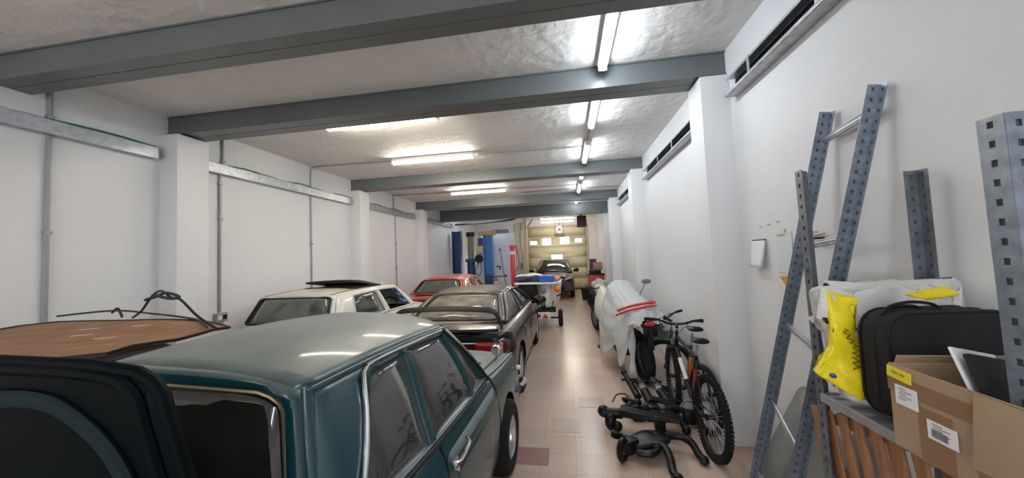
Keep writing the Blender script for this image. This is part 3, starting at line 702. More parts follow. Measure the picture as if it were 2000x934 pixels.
# --- black dusty coupe with spoiler
cx_, cy_ = -1.50, 3.98
coupe = build_car('black_coupe', 'dust covered black coupe with a hoop spoiler', (cx_, cy_, 0), 0, dict(
    st=[(0, .70, .36, .80, .84), (.08, .79, .26, .90, .93), (.4, .84, .20, .93, .97), (1.2, .865, .18, .93, .97), (2.4, .865, .18, .92, .96), (3.2, .86, .18, .90, .94), (3.9, .82, .2, .78, .86), (4.25, .74, .25, .66, .72), (4.36, .62, .34, .56, .6)],
    paint=M['coupe'], rimmat=M['galv'], wr=.78, wf=3.35, rad=.31, rim=.22, cabin=(.95, 2.95, .3, .08), seats=[(.36, 1.9), (-.36, 1.9)], tuck=.90,
    A=(.74, 3.15, .93), D=(.70, .50, .96), B=(.53, 2.22, 1.285), C=(.52, 1.22, 1.28), crown=.035, arch=.02, bow=.05, bbow=.10, bb=.035,
    side=[dict(p=rpoly([(.42, .10), (.52, .08), (.56, .90), (.44, .85)], .02)), dict(p=rpoly([(.55, .08), (.93, .08), (.93, .5), (.90, .92), (.58, .92)], .02), trim=M['black'], tr=.014)],
    bh=rect_uv(.06, .07, .94, .90, .07), fh=rect_uv(.06, .1, .94, .92, .06), btrim=[(.012, M['black'], .0)], sglass=M['glassgrn'], bglass=M['glassdust'], fglass=M['glassgrn'], wheel=(.36, 2.6, .93, .18, -.6)))
r = coupe.root
sp = smoothpath([(-.74, .30, .91), (-.72, .26, 1.05), (-.66, .22, 1.14), (-.5, .20, 1.18), (0, .17, 1.20), (.45, .20, 1.18), (.58, .22, 1.155), (.65, .26, 1.07), (.68, .30, .91)], 6)
obj('spoiler', B().tube(sp, .07, 12, flat=.16, up=(0, 1, 0)), M['dark'], r, label='glossy black hoop spoiler')
by_ = lambda u: -.02+.16*max(0, (abs(u)-.62)/.2)**2
tb = B().sheet(rrect(-.80, .67, .80, .87, .06, 5), [], lambda u, v: (u, by_(u), v), .06)
obj('rear_panel', B().sheet(rrect(-.82, .50, .82, .935, .05, 4), [], lambda u, v: (u, by_(u)+.012, v), .06), M['blackgloss'], r, sol=.03, off=0)
band = obj('tail_light_band', tb, M['redlens_dark'], r, sol=.04, off=0, label='smoked red tail light band')
for s in (-1, 1):
    for u0, u1, m in ((.42, .66, 'redlens'), (.695, .745, 'amber'), (.747, .80, 'clear')):
        obj('lens', B().sheet(rrect(u0, .70, u1, .84, .03, 4), [], lambda u, v: (s*u, by_(u)-.024, v), .04), M[m], band, sol=.008)
obj('rear_bumper', B().loft([[(x*.01, 0, 0) for x in ()] or [(X, Y-.03, Z) for X, Y, Z in ((x_, .03+.2*abs(x_/.8)**4, .30), (x_, -.02+.2*abs(x_/.8)**4, .42), (x_, 0+.2*abs(x_/.8)**4, .56), (x_, .06+.2*abs(x_/.8)**4, .58), (x_, .2+.2*abs(x_/.8)**4, .4))] for x_ in [-.80+.1*i for i in range(17)]]), M['blackgloss'], r)
obj('boot_lip', B().tube(smoothpath([(-.66, .14, .93), (-.4, .03, .945), (0, .0, .95), (.4, .03, .945), (.66, .14, .93)], 4), .03, 8, flat=.5), M['blackgloss'], r)
mx_ = B().ball((.95, 2.75, .97), .12, (1.1, .55, .72)); mx_.tube([(.80, 2.82, .92), (.90, 2.77, .94)], .03, 8)
obj('door_mirror', mx_, M['blackgloss'], r, label='black door mirror')
mx_ = B().ball((-.95, 2.75, 1.0), .1, (1.1, .55, .75)); mx_.tube([(-.80, 2.82, .95), (-.90, 2.77, .97)], .03, 8)
obj('door_mirror', mx_, M['blackgloss'], r)
seam(coupe, [(1.95, .93), (1.9, .75), (1.9, .5), (1.95, .26)]); seam(coupe, [(3.15, .92), (3.1, .6), (3.1, .26)])
obj('rear_window_seam', B().tube([Vector(coupe.side(1)(.40, v/8))+Vector((.002, 0, 0)) for v in range(9)], .004, 5), M['dark'], r)
obj('windscreen_pillar_trim', B().tube([Vector(coupe.side(1)(.97, v/8))+Vector((.005, 0, 0)) for v in range(9)], .022, 6), M['blackgloss'], r)
obj('petrol_flap', B().sheet(rrect(1.15, .62, 1.33, .80, .05, 4), [], lambda y, z: (coupe.sidex(y, z)+.002, y, z), .06), M['coupe'], r, sol=.003)
# --- red car
red = build_car('red_car', 'red classic coupe parked by the left wall before the lift', (-3.25, 7.98, 0), 0, dict(
    st=[(0, .62, .38, .74, .78), (.08, .72, .28, .86, .89), (1.0, .78, .22, .92, .95), (2.2, .79, .21, .92, .95), (3.4, .76, .22, .88, .92), (3.9, .70, .28, .78, .84), (4.05, .62, .36, .66, .7)],
    paint=M['redcar'], rimmat=M['galv'], wr=.8, wf=3.2, rad=.29, rim=.18, cabin=(.9, 2.8, .32, .07), seats=[(.36, 1.6), (-.36, 1.6)], seatmat=M['seatgrey'], headrest=True,
    A=(.70, 2.85, .93), D=(.70, .45, .95), B=(.54, 2.2, 1.30), C=(.54, .85, 1.27), crown=.06, arch=.03, bow=.05, bbow=.05, bb=.01,
    side=[dict(p=rpoly([(.12, .08), (.45, .07), (.45, .86), (.22, .80)], .02)), dict(p=rpoly([(.50, .07), (.92, .07), (.92, .6), (.88, .88), (.50, .88)], .02))],
    bh=rect_uv(.05, .06, .95, .90, .08), btrim=[(.014, M['black'], 0)], fh=rect_uv(.06, .1, .94, .9, .06), sglass=M['glassred'], bglass=M['glassred'], fglass=M['glassred'], wheel=(.36, 2.4, .93, .19, -.5)))
r = red.root
obj('rear_panel', B().box((0, .03, .80), (1.34, .06, .14), bev=.01), M['redband'], r)
for s in (-1, 1): obj('tail_light', B().box((s*.5, -.01, .70), (.26, .04, .1), bev=.01), M['redlens'], r)
# --- black suv facing the viewer
suv = build_car('black_suv', 'glossy black people carrier facing the viewer before the garage door', (-.60, 18.42, 0), PI, dict(
    st=[(0, .78, .40, 1.0, 1.02), (.1, .84, .3, 1.02, 1.04), (1.0, .89, .26, 1.03, 1.05), (2.6, .89, .25, 1.02, 1.05), (3.2, .88, .25, .98, 1.04), (3.75, .84, .28, .86, .94), (3.95, .74, .34, .7, .76)],
    paint=M['suv'], rimmat=M['galv'], wr=.75, wf=3.2, rad=.33, rim=.2, cabin=(.5, 2.7, .35, .08), seats=[(.38, 1.8), (-.38, 1.8)], seatmat=M['seat'],
    A=(.80, 2.95, 1.04), D=(.80, .10, 1.04), B=(.62, 2.1, 1.53), C=(.64, .25, 1.55), crown=.05, arch=.03,
    side=[dict(p=rpoly([(.06, .1), (.45, .1), (.45, .88), (.08, .88)], .02)), dict(p=rpoly([(.50, .1), (.90, .1), (.92, .5), (.9, .88), (.5, .88)], .02))],
    bh=rect_uv(.08, .1, .92, .9, .06), fh=rect_uv(.05, .05, .95, .93, .06), sglass=M['glassdk'], bglass=M['glassdk'], fglass=M['glassdk'], wheel=(.4, 2.4, 1.05, .19, -.5)))
r = suv.root
for s in (-1, 1):
    obj('headlight', B().sheet(rpoly([(.42, .74), (.78, .84), (.76, .93), (.55, .86)], .02), [], lambda u, v: (s*u, 3.98-.35*max(0, u-.5), v), .06), M['clear'], r, sol=.06, off=0)
    obj('door_mirror', B().ball((s*1.0, 2.55, 1.12), .12, (1, .6, .75)).tube([(s*.86, 2.5, 1.06), (s*.95, 2.55, 1.1)], .03, 6), M['suv'], r)
obj('number_plate', B().box((0, 4.0, .62), (.52, .02, .11), bev=.004), M['paper'], r)
obj('grille_bar', B().tube(smoothpath([(-.4, 3.93, .80), (0, 3.99, .76), (.4, 3.93, .80)], 4), .018, 6), M['chrome'], r)
obj('grille_bar', B().tube(smoothpath([(-.3, 3.97, .70), (0, 4.0, .68), (.3, 3.97, .70)], 4), .014, 6), M['chrome'], r)
obj('lower_intake', B().box((0, 3.97, .45), (.9, .04, .14), bev=.02), M['dark'], r)
obj('red_reflector', B().box((-.68, 3.90, .50), (.12, .05, .06), bev=.01), M['redlens'], r)
# ---------------------------------------------------------------- lift bay at the far left
t = thing('vehicle_lift', 'blue two post vehicle lift standing at the far left', 'lift', (-3.8, 14.2, 0))
for x_, y_, h_, m_, lab in ((-4.47, 14.2, 2.95, 'bluedk', 'shaded dark blue post'), (-3.10, 14.0, 2.74, 'blue', 'bright blue post')):  # left post gets a darker blue to paint in its shade
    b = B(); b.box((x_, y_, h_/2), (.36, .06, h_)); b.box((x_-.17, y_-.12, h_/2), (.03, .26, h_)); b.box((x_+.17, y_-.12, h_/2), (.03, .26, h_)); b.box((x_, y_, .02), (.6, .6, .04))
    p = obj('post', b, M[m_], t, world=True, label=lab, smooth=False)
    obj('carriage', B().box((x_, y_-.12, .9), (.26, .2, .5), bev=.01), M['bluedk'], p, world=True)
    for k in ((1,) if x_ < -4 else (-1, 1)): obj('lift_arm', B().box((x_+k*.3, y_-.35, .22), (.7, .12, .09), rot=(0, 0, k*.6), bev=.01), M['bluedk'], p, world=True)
obj('cross_beam', B().box((-3.15, 13.95, 2.80), (.72, .2, .18), bev=.01), mat('lift_cap', (.55, .36, .17), .6), t, world=True, label='ochre cap beam')
obj('power_box', B().box((-3.42, 13.8, 2.15), (.26, .18, .28), bev=.015), mat('ochre', (.55, .42, .2), .5), t, world=True, label='ochre control box')
obj('cable_reel', B().lathe([(-.05, .05), (-.05, .15), (-.03, .17), (.03, .17), (.05, .15), (.05, .05)], c=(-3.48, 13.78, 1.78), axis='y', n=20), M['black'], t, world=True)
obj('hose', B().tube(smoothpath([(-3.48, 13.75, 1.65), (-3.62, 13.7, 1.3), (-3.5, 13.68, 1.1), (-3.38, 13.7, 1.3), (-3.42, 13.74, 1.6)], 5), .015, 6), M['cable'], t, world=True)
t = thing('exhaust_pipe', 'tall olive grey ribbed extraction pipe beside the dark blue post', 'pipe', (-3.95, 14.3, 0))
obj('pipe', B().tube([(0, 0, 1.7), (0, 0, 2.75)], .13, 14), mat('olive', (.24, .24, .18), .6), t)
obj('pipe_base', B().tube([(0, 0, 0), (0, 0, 1.7)], .17, 14).box((0, 0, 1.72), (.42, .3, .12), bev=.02), M['bluedk'], t)
obj('pipe_collar', B().tube([(0, 0, 2.72), (0, 0, 2.9)], .18, 14), M['black'], t)
t = thing('blue_cupboard', 'small dark blue cabinet high behind the control box of the lift', 'cabinet', (-3.38, 14.2, 0))
obj('cabinet_body', B().box((-.06, 0, 2.38), (.3, .2, .5), bev=.01), M['bluedk'], t); obj('cabinet_post', B().box((-.06, 0, 1.1), (.1, .1, 2.2)), M['partition'], t); obj('cabinet_door', B().box((-.06, -.105, 2.38), (.26, .012, .45)), M['bluedk'], t)
pw = B().box((-2.95, 15.2, 1.42), (1.5, .08, 2.85)); pw2 = B()
struct('wall_partition', pw, M['partition'])
t = thing('white_locker', 'narrow white panel standing between the pipe and the bright blue post', 'panel', (-3.48, 14.1, 0))
obj('panel', B().box((.0, .06, 1.2), (.42, .05, 2.4), bev=.01), M['partition'], t)
t = thing('red_jack_post', 'tall red and white post near the cream door frame', 'post', (-2.02, 13.2, 0))
obj('post_body', B().box((0, 0, .95), (.17, .15, 1.9), bev=.02).box((.0, 0, 2.12), (.17, .15, .24), bev=.02), M['red'], t)
obj('white_band', B().box((0, 0, 1.95), (.175, .155, .14), bev=.01), M['whitep'], t); obj('post_top', B().box((.04, 0, 2.2), (.30, .18, .06), bev=.01), M['red'], t)
obj('side_rod', B().tube(smoothpath([(.12, -.02, 2.2), (.2, -.02, 1.95), (.22, -.02, 1.5), (.14, -.02, 1.25)], 4), .02, 6), M['red'], t)
t = thing('trolley_jack', 'small red and white stand with a long dark lever before the partition', 'jack', (-2.72, 13.3, 0))
obj('stand', B().box((0, 0, .5), (.12, .12, 1.0), bev=.01), M['red'], t); obj('white_band', B().box((0, 0, .85), (.125, .125, .08)), M['whitep'], t)
obj('lever', B().cyl((-.3, 0, 1.05), (.38, -.02, 1.08), .018).ball((.4, -.02, 1.09), .045), M['cable'], t)
obj('crank_rod', B().cyl((.42, 0, .4), (.20, 0, 2.1), .02).ball((.2, 0, 2.1), .05), M['galvdark'], t); obj('valve', B().box((.12, 0, 1.45), (.18, .06, .05)).box((.18, 0, 1.38), (.05, .06, .12)), M['boxred'], t)
# cream posts and pipes left of the garage door
t = thing('cream_column', 'broad cream column with pipes left of the garage door', 'column', (-2.2, 17.4, 0))
obj('column_body', B().box((.0, 0, 1.75), (.36, .4, 3.5), bev=.02), M['creamdk'], t)
obj('pipe', B().cyl((-.3, -.1, 0), (-.3, -.1, 3.4), .06), M['creamdk'], t); obj('bracket_arm', B().box((.1, -.3, 3.3), (.7, .08, .08), rot=(0, .5, 0)), M['creamdk'], t)
obj('switch_box', B().box((.0, -.22, 1.35), (.12, .06, .3), bev=.01), M['galvdark'], t)
t = thing('cream_column', 'slimmer cream post with dangling cables beside the red post', 'column', (-2.16, 15.2, 0))
obj('column_body', B().box((.42, 0, 1.72), (.16, .16, 3.44), bev=.01), M['cream'], t); obj('hanging_cable', B().tube(smoothpath([(.3, -.1, 3.3), (.2, -.1, 2.6), (.28, -.1, 1.8), (.24, -.1, 1.2)], 5), .012, 6), M['cable'], t)
obj('strut', B().tube([(.42, 0, 2.9), (.75, .1, 3.4)], .04, 6), M['creamdk'], t)
t = thing('ceiling_duct', 'dark pipe hanging under the ceiling above the lift', 'pipe', (-3.3, 14.6, 3.3))
obj('pipe', B().tube(smoothpath([(-1.4, 0, -.02), (-.2, 0, .0), (.9, -.3, .02), (1.35, -.6, .06), (1.5, -.7, .3)], 5), .035, 8), M['cable'], t)
tag(obj('door_motor', B().box((.68, 14.9, 3.16), (.40, .4, .46), bev=.02).box((.68, 14.9, 3.5), (.08, .08, .4)), M['boxred']), 'dark red box hanging from the ceiling right of the garage door', 'box')
tag(obj('hanging_bracket', B().box((-.26, 15.3, 2.66), (.46, .1, .14), bev=.02).cyl((-.45, 15.3, 2.7), (-.45, 15.3, 3.7), .012).cyl((-.07, 15.3, 2.7), (-.07, 15.3, 3.7), .012), M['cream']), 'cream beam bracket below the bell lamp', 'bracket')
# red tool chest and clutter on it
TY = 14.0
t = thing('tool_chest', 'red tool chest on wheels against the far right wall', 'chest', (1.10, TY, 0))
obj('chest_body', B().box((0, 0, .55), (.56, .45, .86), bev=.02), M['red'], t)
for k in range(4): 
    d_ = obj('drawer', B().box((0, -.232, .22+.19*k), (.5, .014, .17), bev=.004), M['red'], t); obj('handle', B().box((0, -.245, .29+.19*k), (.4, .014, .016)), M['galvdark'], d_)
obj('white_sticker', B().box((.04, -.245, .66), (.2, .006, .07)), M['paper'], t)
obj('chest_top', B().box((0, 0, 1.0), (.6, .48, .05), bev=.01), M['black'], t)
for sx in (-1, 1):
    for sy in (-1, 1): obj('castor', B().lathe([(-.02, .03), (-.02, .06), (.02, .06), (.02, .03)], c=(sx*.22, sy*.17, .06), axis='x', n=14, closed=True).box((sx*.22, sy*.17, .10), (.03, .05, .06)), M['rubber'], t)
t = thing('drill_case', 'black and grey tool case lying on the red chest', 'case', (1.06, TY, 1.026))
obj('case_body', B().box((0, 0, .07), (.44, .34, .13), bev=.02), M['black'], t); obj('case_handle', B().tube(smoothpath([(-.1, -.19, .1), (-.08, -.22, .2), (.08, -.22, .2), (.1, -.19, .1)], 4), .015, 6), M['galvdark'], t)
t = thing('small_carton', 'brown carton on top of the tool case', 'box', (1.17, TY, 1.165))
obj('carton_body', B().box((0, 0, .15), (.34, .3, .29), bev=.005), M['card'], t); obj('tape', B().box((0, 0, .296), (.06, .302, .004)), M['tape'], t)
tag(obj('dark_carton', B().box((1.02, TY+.26, 1.31), (.26, .18, .56), bev=.01), M['boxred']), 'dark brown carton standing behind the small carton', 'box')
tag(obj('leaning_board', B().box((1.50, TY+.1, 1.0), (.10, .5, 2.0), bev=.01), M['black']), 'tall black board leaning on the wall by the red chest', 'board')
t = thing('dark_bin', 'small black bin on the floor left of the red chest', 'bin', (.66, TY+.1, 0))
obj('bin_body', B().lathe([(0, .12), (.0, .12), (.45, .17), (.47, .18)], axis='z', n=16), M['black'], t); obj('bin_lid', B().lathe([(.47, .18), (.52, .16), (.58, .04), (.58, 0)], axis='z', n=16), M['boxred'], t)
# ---------------------------------------------------------------- trailer with its load
t = thing('small_trailer', 'small white and black trailer with a red reflector triangle', 'trailer', (-.72, 9.1, 0))
for s in (-1, 1): wheel_parts(t, s*.50, .0, .21, .11, .1, M['galv'], 'cap', s)
obj('axle', B().cyl((-.5, 0, .21), (.5, 0, .21), .022), M['black'], t)
obj('frame', B().box((0, .6, .44), (.75, 1.9, .06)).box((0, -.34, .44), (.8, .06, .07)), M['black'], t, smooth=False)
obj('upright', B().cyl((.16, -.3, .44), (.12, -.3, .66), .018).cyl((.28, -.3, .44), (.34, -.28, .66), .018).cyl((-.2, -.3, .46), (.34, -.28, .60), .018).cyl((-.25, -.34, .50), (.62, -.1, .85), .02), M['black'], t)
lb = obj('light_board', B().box((-.06, -.40, .33), (.66, .02, .17), bev=.004), M['whitep'], t)
for s in (-1, 1): obj('reflector_triangle', B().add([(-.06+s*.2-.07, -.415, .27), (-.06+s*.2+.07, -.415, .27), (-.06+s*.2, -.415, .39), (-.06+s*.2-.07, -.425, .27), (-.06+s*.2+.07, -.425, .27), (-.06+s*.2, -.425, .39)], [(0, 1, 2), (3, 5, 4), (0, 3, 4, 1), (1, 4, 5, 2), (2, 5, 3, 0)]), M['red'], lb, smooth=False)
for k in (-.10, -.01): obj('tail_lamp', B().box((k, -.415, .33), (.07, .02, .08), bev=.004), M['redlens' if k > -.05 else 'amber'], lb)
obj('drawbar', B().cyl((0, 1.2, .44), (0, 2.1, .4), .03), M['black'], t)
t = thing('white_hull', 'narrow white moulded hull standing on the trailer', 'hull', (-.50, 8.9, .475))
def hullring(z, w_, d0, d1): return [(x_*w_, d0+(d1-d0)*((math.sin(a)+1)/2), z) for a, x_ in [(a, math.cos(a)) for a in [2*PI*k/14 for k in range(14)]]]
obj('hull_body', B().loft([hullring(z, w_, a, b_) for z, w_, a, b_ in ((0.02, .16, -.1, .5), (.08, .26, -.14, .9), (.3, .30, -.16, 1.2), (.52, .33, -.18, 1.4), (.6, .35, -.2, 1.5), (.63, .34, -.19, 1.48))]), M['whitep'], t, ang=60)
obj('vent', B().box((-.10, -.17, .46), (.12, .03, .1), bev=.01), M['galvdark'], t); obj('strap', B().box((.08, -.17, .34), (.05, .03, .5)), M['creamdk'], t)
tag(obj('loading_board', B().box((-.78, 9.3, 1.125), (1.05, 1.5, .03), bev=.004), M['whitep']), 'thin pale board lying across the white hull', 'board')
t = thing('black_crate', 'black ribbed crate on the old dusty table behind the spoiler car', 'crate', (-1.02, 8.86, .715))
obj('crate_body', B().box((0, 0, .19), (.44, .34, .38), bev=.05), M['black'], t)
for k in range(4): obj('rib', B().box((-.15+.1*k, -.172, .18), (.02, .012, .26)), M['dark'], t)
t = thing('low_table', 'low table under the black crate, half hidden by the coupe', 'table', (-1.3, 9.0, 0))
obj('table_top', B().box((0, 0, .70), (.8, .6, .03)), M['wood'], t)
for sx in (-1, 1):
    for sy in (-1, 1): obj('leg', B().box((sx*.36, sy*.26, .35), (.04, .04, .69)), M['wood'], t)
tag(obj('blue_bin', B().box((-.52, 8.85, 1.22), (.34, .3, .16), taper=1.15, bev=.01), M['bluebox']), 'blue plastic box on the trailer load', 'box')
tag(obj('orange_ball', B().ball((-.26, 8.66, .98), .09), M['orange']), 'orange ball hanging at the side of the white hull', 'ball')
tag(obj('ball_string', B().cyl((-.26, 8.66, 1.06), (-.30, 8.7, 1.14), .008), M['cable']), 'short string holding the orange ball', 'string')
def cloth_strip(cx, cy, cz, lx, ly, h_, seed):
    R = []
    for i in range(13):
        u = i/12*2-1; ring = []
        for j in range(12):
            a = 2*PI*j/12; k = 1+.18*math.sin(a*3+seed+u*5)
            ring.append((cx+u*lx, cy+ly*k*math.cos(a)*(1-.3*abs(u)), cz+h_*k*max(-.5, math.sin(a))*(1-.5*abs(u)**3)))
        R.append(ring)
    return B().loft(R)
tag(obj('navy_tarp', cloth_strip(-.95, 9.1, 1.20, .42, .25, .09, 1), M['navy']), 'folded navy tarp left of the blue box', 'tarp')
tag(obj('white_sheet', cloth_strip(-1.0, 9.5, 1.21, .38, .22, .12, 2), M['whitep']), 'crumpled white sheet behind the navy tarp', 'sheet')
tag(obj('pink_rag', cloth_strip(-.28, 8.9, 1.20, .10, .14, .09, 3), mat('rag', (.55, .3, .26), .8)), 'pinkish rag bundle right of the blue box', 'rag')
# ---------------------------------------------------------------- motorcycles
def spoked(root, c, r, rt, name, mr, nspk=18, yaw=0, knob=0, wd=.05, tyre=None, lean=0):
    w = obj(name, B().lathe([(rt*math.cos(a)*wd/.05*.9, r-rt+rt*math.sin(a)) for a in [2*PI*k/10 for k in range(10)]], axis='x', n=40, closed=True), tyre or M['rubber'], root)
    w.location = c; w.rotation_euler = (0, lean, yaw)
    obj('rim', B().lathe([(-.012, r-rt*2.1), (-.014, r-rt*1.9), (.014, r-rt*1.9), (.012, r-rt*2.1), (0, r-rt*2.4)], axis='x', n=40, closed=True), mr, w)
    sb = B()
    for i in range(nspk):
        a = 2*PI*i/nspk; s = 1 if i % 2 else -1; a2 = a+.35*s*(1 if (i//2) % 2 else -1)
        sb.tube([(s*.025, .02*math.cos(a2), .02*math.sin(a2)), (0, (r-rt*2.1)*math.cos(a), (r-rt*2.1)*math.sin(a))], .0016, 4)
    obj('spokes', sb, M['galv'], w, smooth=False)
    obj('hub', B().lathe([(-.05, .012), (-.045, .03), (-.02, .02), (.02, .02), (.045, .03), (.05, .012)], axis='x', n=14), M['black'], w)
    if knob:
        kb = B()
        for i in range(knob):
            a = 2*PI*i/knob
            for s, o in ((-.017, 0), (.017, .5), ):
                aa = a+o*2*PI/knob; R_ = r+.001
                kb.box((s, R_*math.cos(aa), R_*math.sin(aa)), (.018, .013, .014), rot=Matrix.Rotation(aa-PI/2, 3, 'X'))
            for s in (-.027, .027): kb.box((s, (r-.010)*math.cos(a), (r-.010)*math.sin(a)), (.012, .014, .02), rot=Matrix.Rotation(a-PI/2, 3, 'X'))
        obj('tread_knobs', kb, M['rubber'], w, smooth=False, kind='stuff')
    return w
t = thing('covered_motorcycle', 'motorcycle under a pale grey cover, tall rear wheel and red tail light showing', 'motorcycle', (.98, 5.15, 0), .10)
spoked(t, (0, 0, .33), .33, .055, 'rear_wheel', M['galvdark'], wd=.075, lean=-.05)
spoked(t, (0, 1.42, .33), .33, .045, 'front_wheel', M['galvdark'], wd=.05)
obj('mudguard', B().tube(smoothpath([(0, -.37, .55), (0, -.34, .74), (0, -.12, .84), (0, .1, .82)], 5), .09, 8, flat=.35, up=(0, 0, 1)), M['black'], t)
obj('swing_arm', B().cyl((-.09, 0, .33), (-.07, .5, .42), .025).cyl((.09, 0, .33), (.07, .5, .42), .025).cyl((.12, .05, .34), (.1, .2, .8), .02), M['black'], t)
obj('engine', B().box((0, .62, .42), (.28, .42, .34), bev=.04).cyl((-.15, .6, .3), (.15, .6, .3), .1), M['black'], t)
obj('tail_light', B().box((0, -.36, .86), (.12, .04, .045), bev=.01), mat('tail_red', (.75, .03, .02), .3), t)
obj('number_bracket', B().box((0, -.37, .76), (.18, .02, .12), bev=.005).box((0, -.3, .84), (.2, .14, .03)), M['black'], t)
obj('silencer', B().cyl((.14, -.15, .62), (.12, .5, .5), .05), M['galvdark'], t)
obj('grab_rail', B().tube(smoothpath([(-.30, .06, .98), (-.16, -.10, 1.06), (.02, -.16, 1.10), (.14, -.12, 1.10), (.22, .04, 1.09), (.24, .3, 1.07)], 5), .018, 8), M['red'], t)
obj('grab_rail', B().tube(smoothpath([(-.33, .04, .92), (-.18, -.13, 1.01), (.02, -.19, 1.06), (.14, -.14, 1.06), (.23, .02, 1.04)], 5), .014, 8), M['red'], t)
obj('handlebar_mirror', B().ball((.42, 1.0, 1.30), .075, (1.1, .3, .55)).cyl((.3, 1.05, 1.05), (.40, 1.01, 1.26), .008), M['galvdark'], t)
# cover cloth
def cover_ring(y, xl, zl, top, xr, zr, wid, k):
    P = [(-xl, zl), (-xl*.96, zl+(top-zl)*.35), (-xl*.78, zl+(top-zl)*.65), (-wid, top-.10), (-wid*.5, top-.02), (0, top), (wid*.5, top-.02), (wid, top-.09), (xr*.85, zr+(top-zr)*.6), (xr, zr+(top-zr)*.3), (xr, zr)]
    out = []
    for a, b_ in zip(P, P[1:]):
        for j in range(4): out.append((a[0]+(b_[0]-a[0])*j/4, a[1]+(b_[1]-a[1])*j/4))
    out.append(P[-1]); R_ = []
    for i, (x_, z_) in enumerate(out):
        low = max(0, (top-z_)/(top-zl)); f_ = .022*low*math.sin(i*1.15+y*13+k)+.012*math.sin(i*2.3+y*23)
        R_.append((x_+f_*(1 if x_ > 0 else -1), y+.02*math.sin(i*.9), z_+f_*.4))
    return R_
prof = [(-.30, .24, .86, .96, .20, .84, .10), (-.24, .27, .60, 1.06, .24, .80, .13), (-.10, .31, .30, 1.12, .34, .76, .18), (.02, .33, .26, 1.15, .38, .70, .20), (.15, .34, .55, 1.17, .40, .58, .21),
        (.35, .36, .42, 1.20, .34, .56, .20), (.6, .40, .26, 1.24, .34, .5, .2), (.85, .42, .22, 1.32, .36, .5, .2), (1.05, .40, .3, 1.40, .38, .5, .22), (1.2, .34, .5, 1.34, .34, .6, .2), (1.35, .24, .7, 1.1, .22, .8, .12)]
rg = [cover_ring(*p, i) for i, p in enumerate(prof)]
r2 = []
for a, b_ in zip(rg, rg[1:]):
    for j in range(3): r2.append([Vector(p).lerp(Vector(q), j/3) for p, q in zip(a, b_)])
r2.append([Vector(p) for p in rg[-1]])
cv = obj('motorcycle_cover', B().loft(r2, cap=False, closed=False), M['cover'], t, sol=.006, sub=1, ang=80); cv.location = (0, 0, -.05)
tl_ = B().loft([[(-.27+.03*math.sin(z*20)-.0, -.24+.02*math.cos(z*17), z), (-.20, -.27+.02*math.sin(z*22), z), (-.15+.02*math.sin(z*13), -.24, z), (-.20, -.21, z)] for z in [.86-.07*k for k in range(11)]])
obj('hanging_corner', tl_, M['cover'], t, sub=1, ang=80, label='long hanging corner of the cover')
t = thing('cream_scooter', 'cream faired scooter whose front wheel points into the aisle', 'scooter', (.80, 7.0, 0), 0)
wheel_parts(t, -.16, 1.55, .30, .12, .19, M['galvdark'], 'spoke', -1, 'front_wheel').rotation_euler = (0, 0, .25)
wheel_parts(t, .05, .1, .28, .12, .16, M['galvdark'], 'spoke', -1, 'rear_wheel')
obj('fairing', B().loft([[(x_*w_-.02, y_, .28+.5*h_*(z_)) for x_, z_ in ((-1, .1), (-1.05, .6), (-.8, 1.1), (-.3, 1.45), (.3, 1.45), (.8, 1.1), (1, .6), (1, .1))] for y_, w_, h_ in ((.1, .12, .7), (.4, .2, .9), (.8, .22, 1.0), (1.15, .23, 1.1), (1.4, .18, 1.1), (1.5, .1, 1.0))]), M['cream2'], t, sub=1)
obj('footrest', B().box((-.14, .35, .16), (.16, .5, .06), bev=.01), M['black'], t)
obj('side_stand', B().cyl((-.12, .1, .25), (-.22, .02, .02), .02).box((-.24, .0, .02), (.1, .14, .03)), M['black'], t)
obj('front_mudguard', B().tube([(-.16, 1.55+.34*math.sin(a), .30+.34*math.cos(a)) for a in [-.9+.18*i for i in range(9)]], .07, 8, flat=.3, up=(0, 0, 1)), M['cream2'], t)
obj('handlebar', B().tube(smoothpath([(-.3, 1.15, 1.0), (0, 1.25, 1.02), (.3, 1.15, 1.0)], 4), .014, 6), M['black'], t)
t = thing('parked_motorcycle', 'dark motorcycle with a round shiny headlamp behind the scooter', 'motorcycle', (.95, 9.6, 0), .12)
spoked(t, (-.12, 0, .31), .31, .06, 'near_wheel', M['galv'], wd=.07); spoked(t, (-.02, 1.35, .31), .31, .06, 'far_wheel', M['galv'], wd=.07)
obj('headlamp', B().lathe([(.1, .04), (.06, .10), (0, .12), (-.02, .11), (-.03, 0)], c=(-.10, -.1, .62), axis='y', n=20), M['headlamp'], t)
obj('tank', B().ball((0, .55, .80), .2, (.8, 1.6, .8)), M['cover'], t); obj('frame', B().tube([(-.1, 0, .31), (0, .2, .75), (0, .8, .75), (-.02, 1.35, .31)], .03, 6).box((0, .6, .42), (.26, .4, .3), bev=.03), M['black'], t)
obj('mudguard', B().tube([(-.12, .36*math.sin(a), .31+.36*math.cos(a)) for a in [-1.1+.25*i for i in range(9)]], .07, 8, flat=.3, up=(0, 0, 1)), M['galvdark'], t)
t = thing('parked_motorcycle', 'farthest motorcycle, only its black wheel and pale cloth visible', 'motorcycle', (.95, 11.3, 0), .1)
spoked(t, (-.16, .0, .33), .33, .07, 'near_wheel', M['black'], wd=.09); spoked(t, (-.05, 1.3, .33), .33, .07, 'far_wheel', M['black'], wd=.09)
obj('body', B().box((.0, .65, .55), (.3, .8, .4), bev=.08), M['black'], t); obj('cloth', cloth_strip(.10, .3, .78, .26, .22, .2, 4), M['cover'], t)
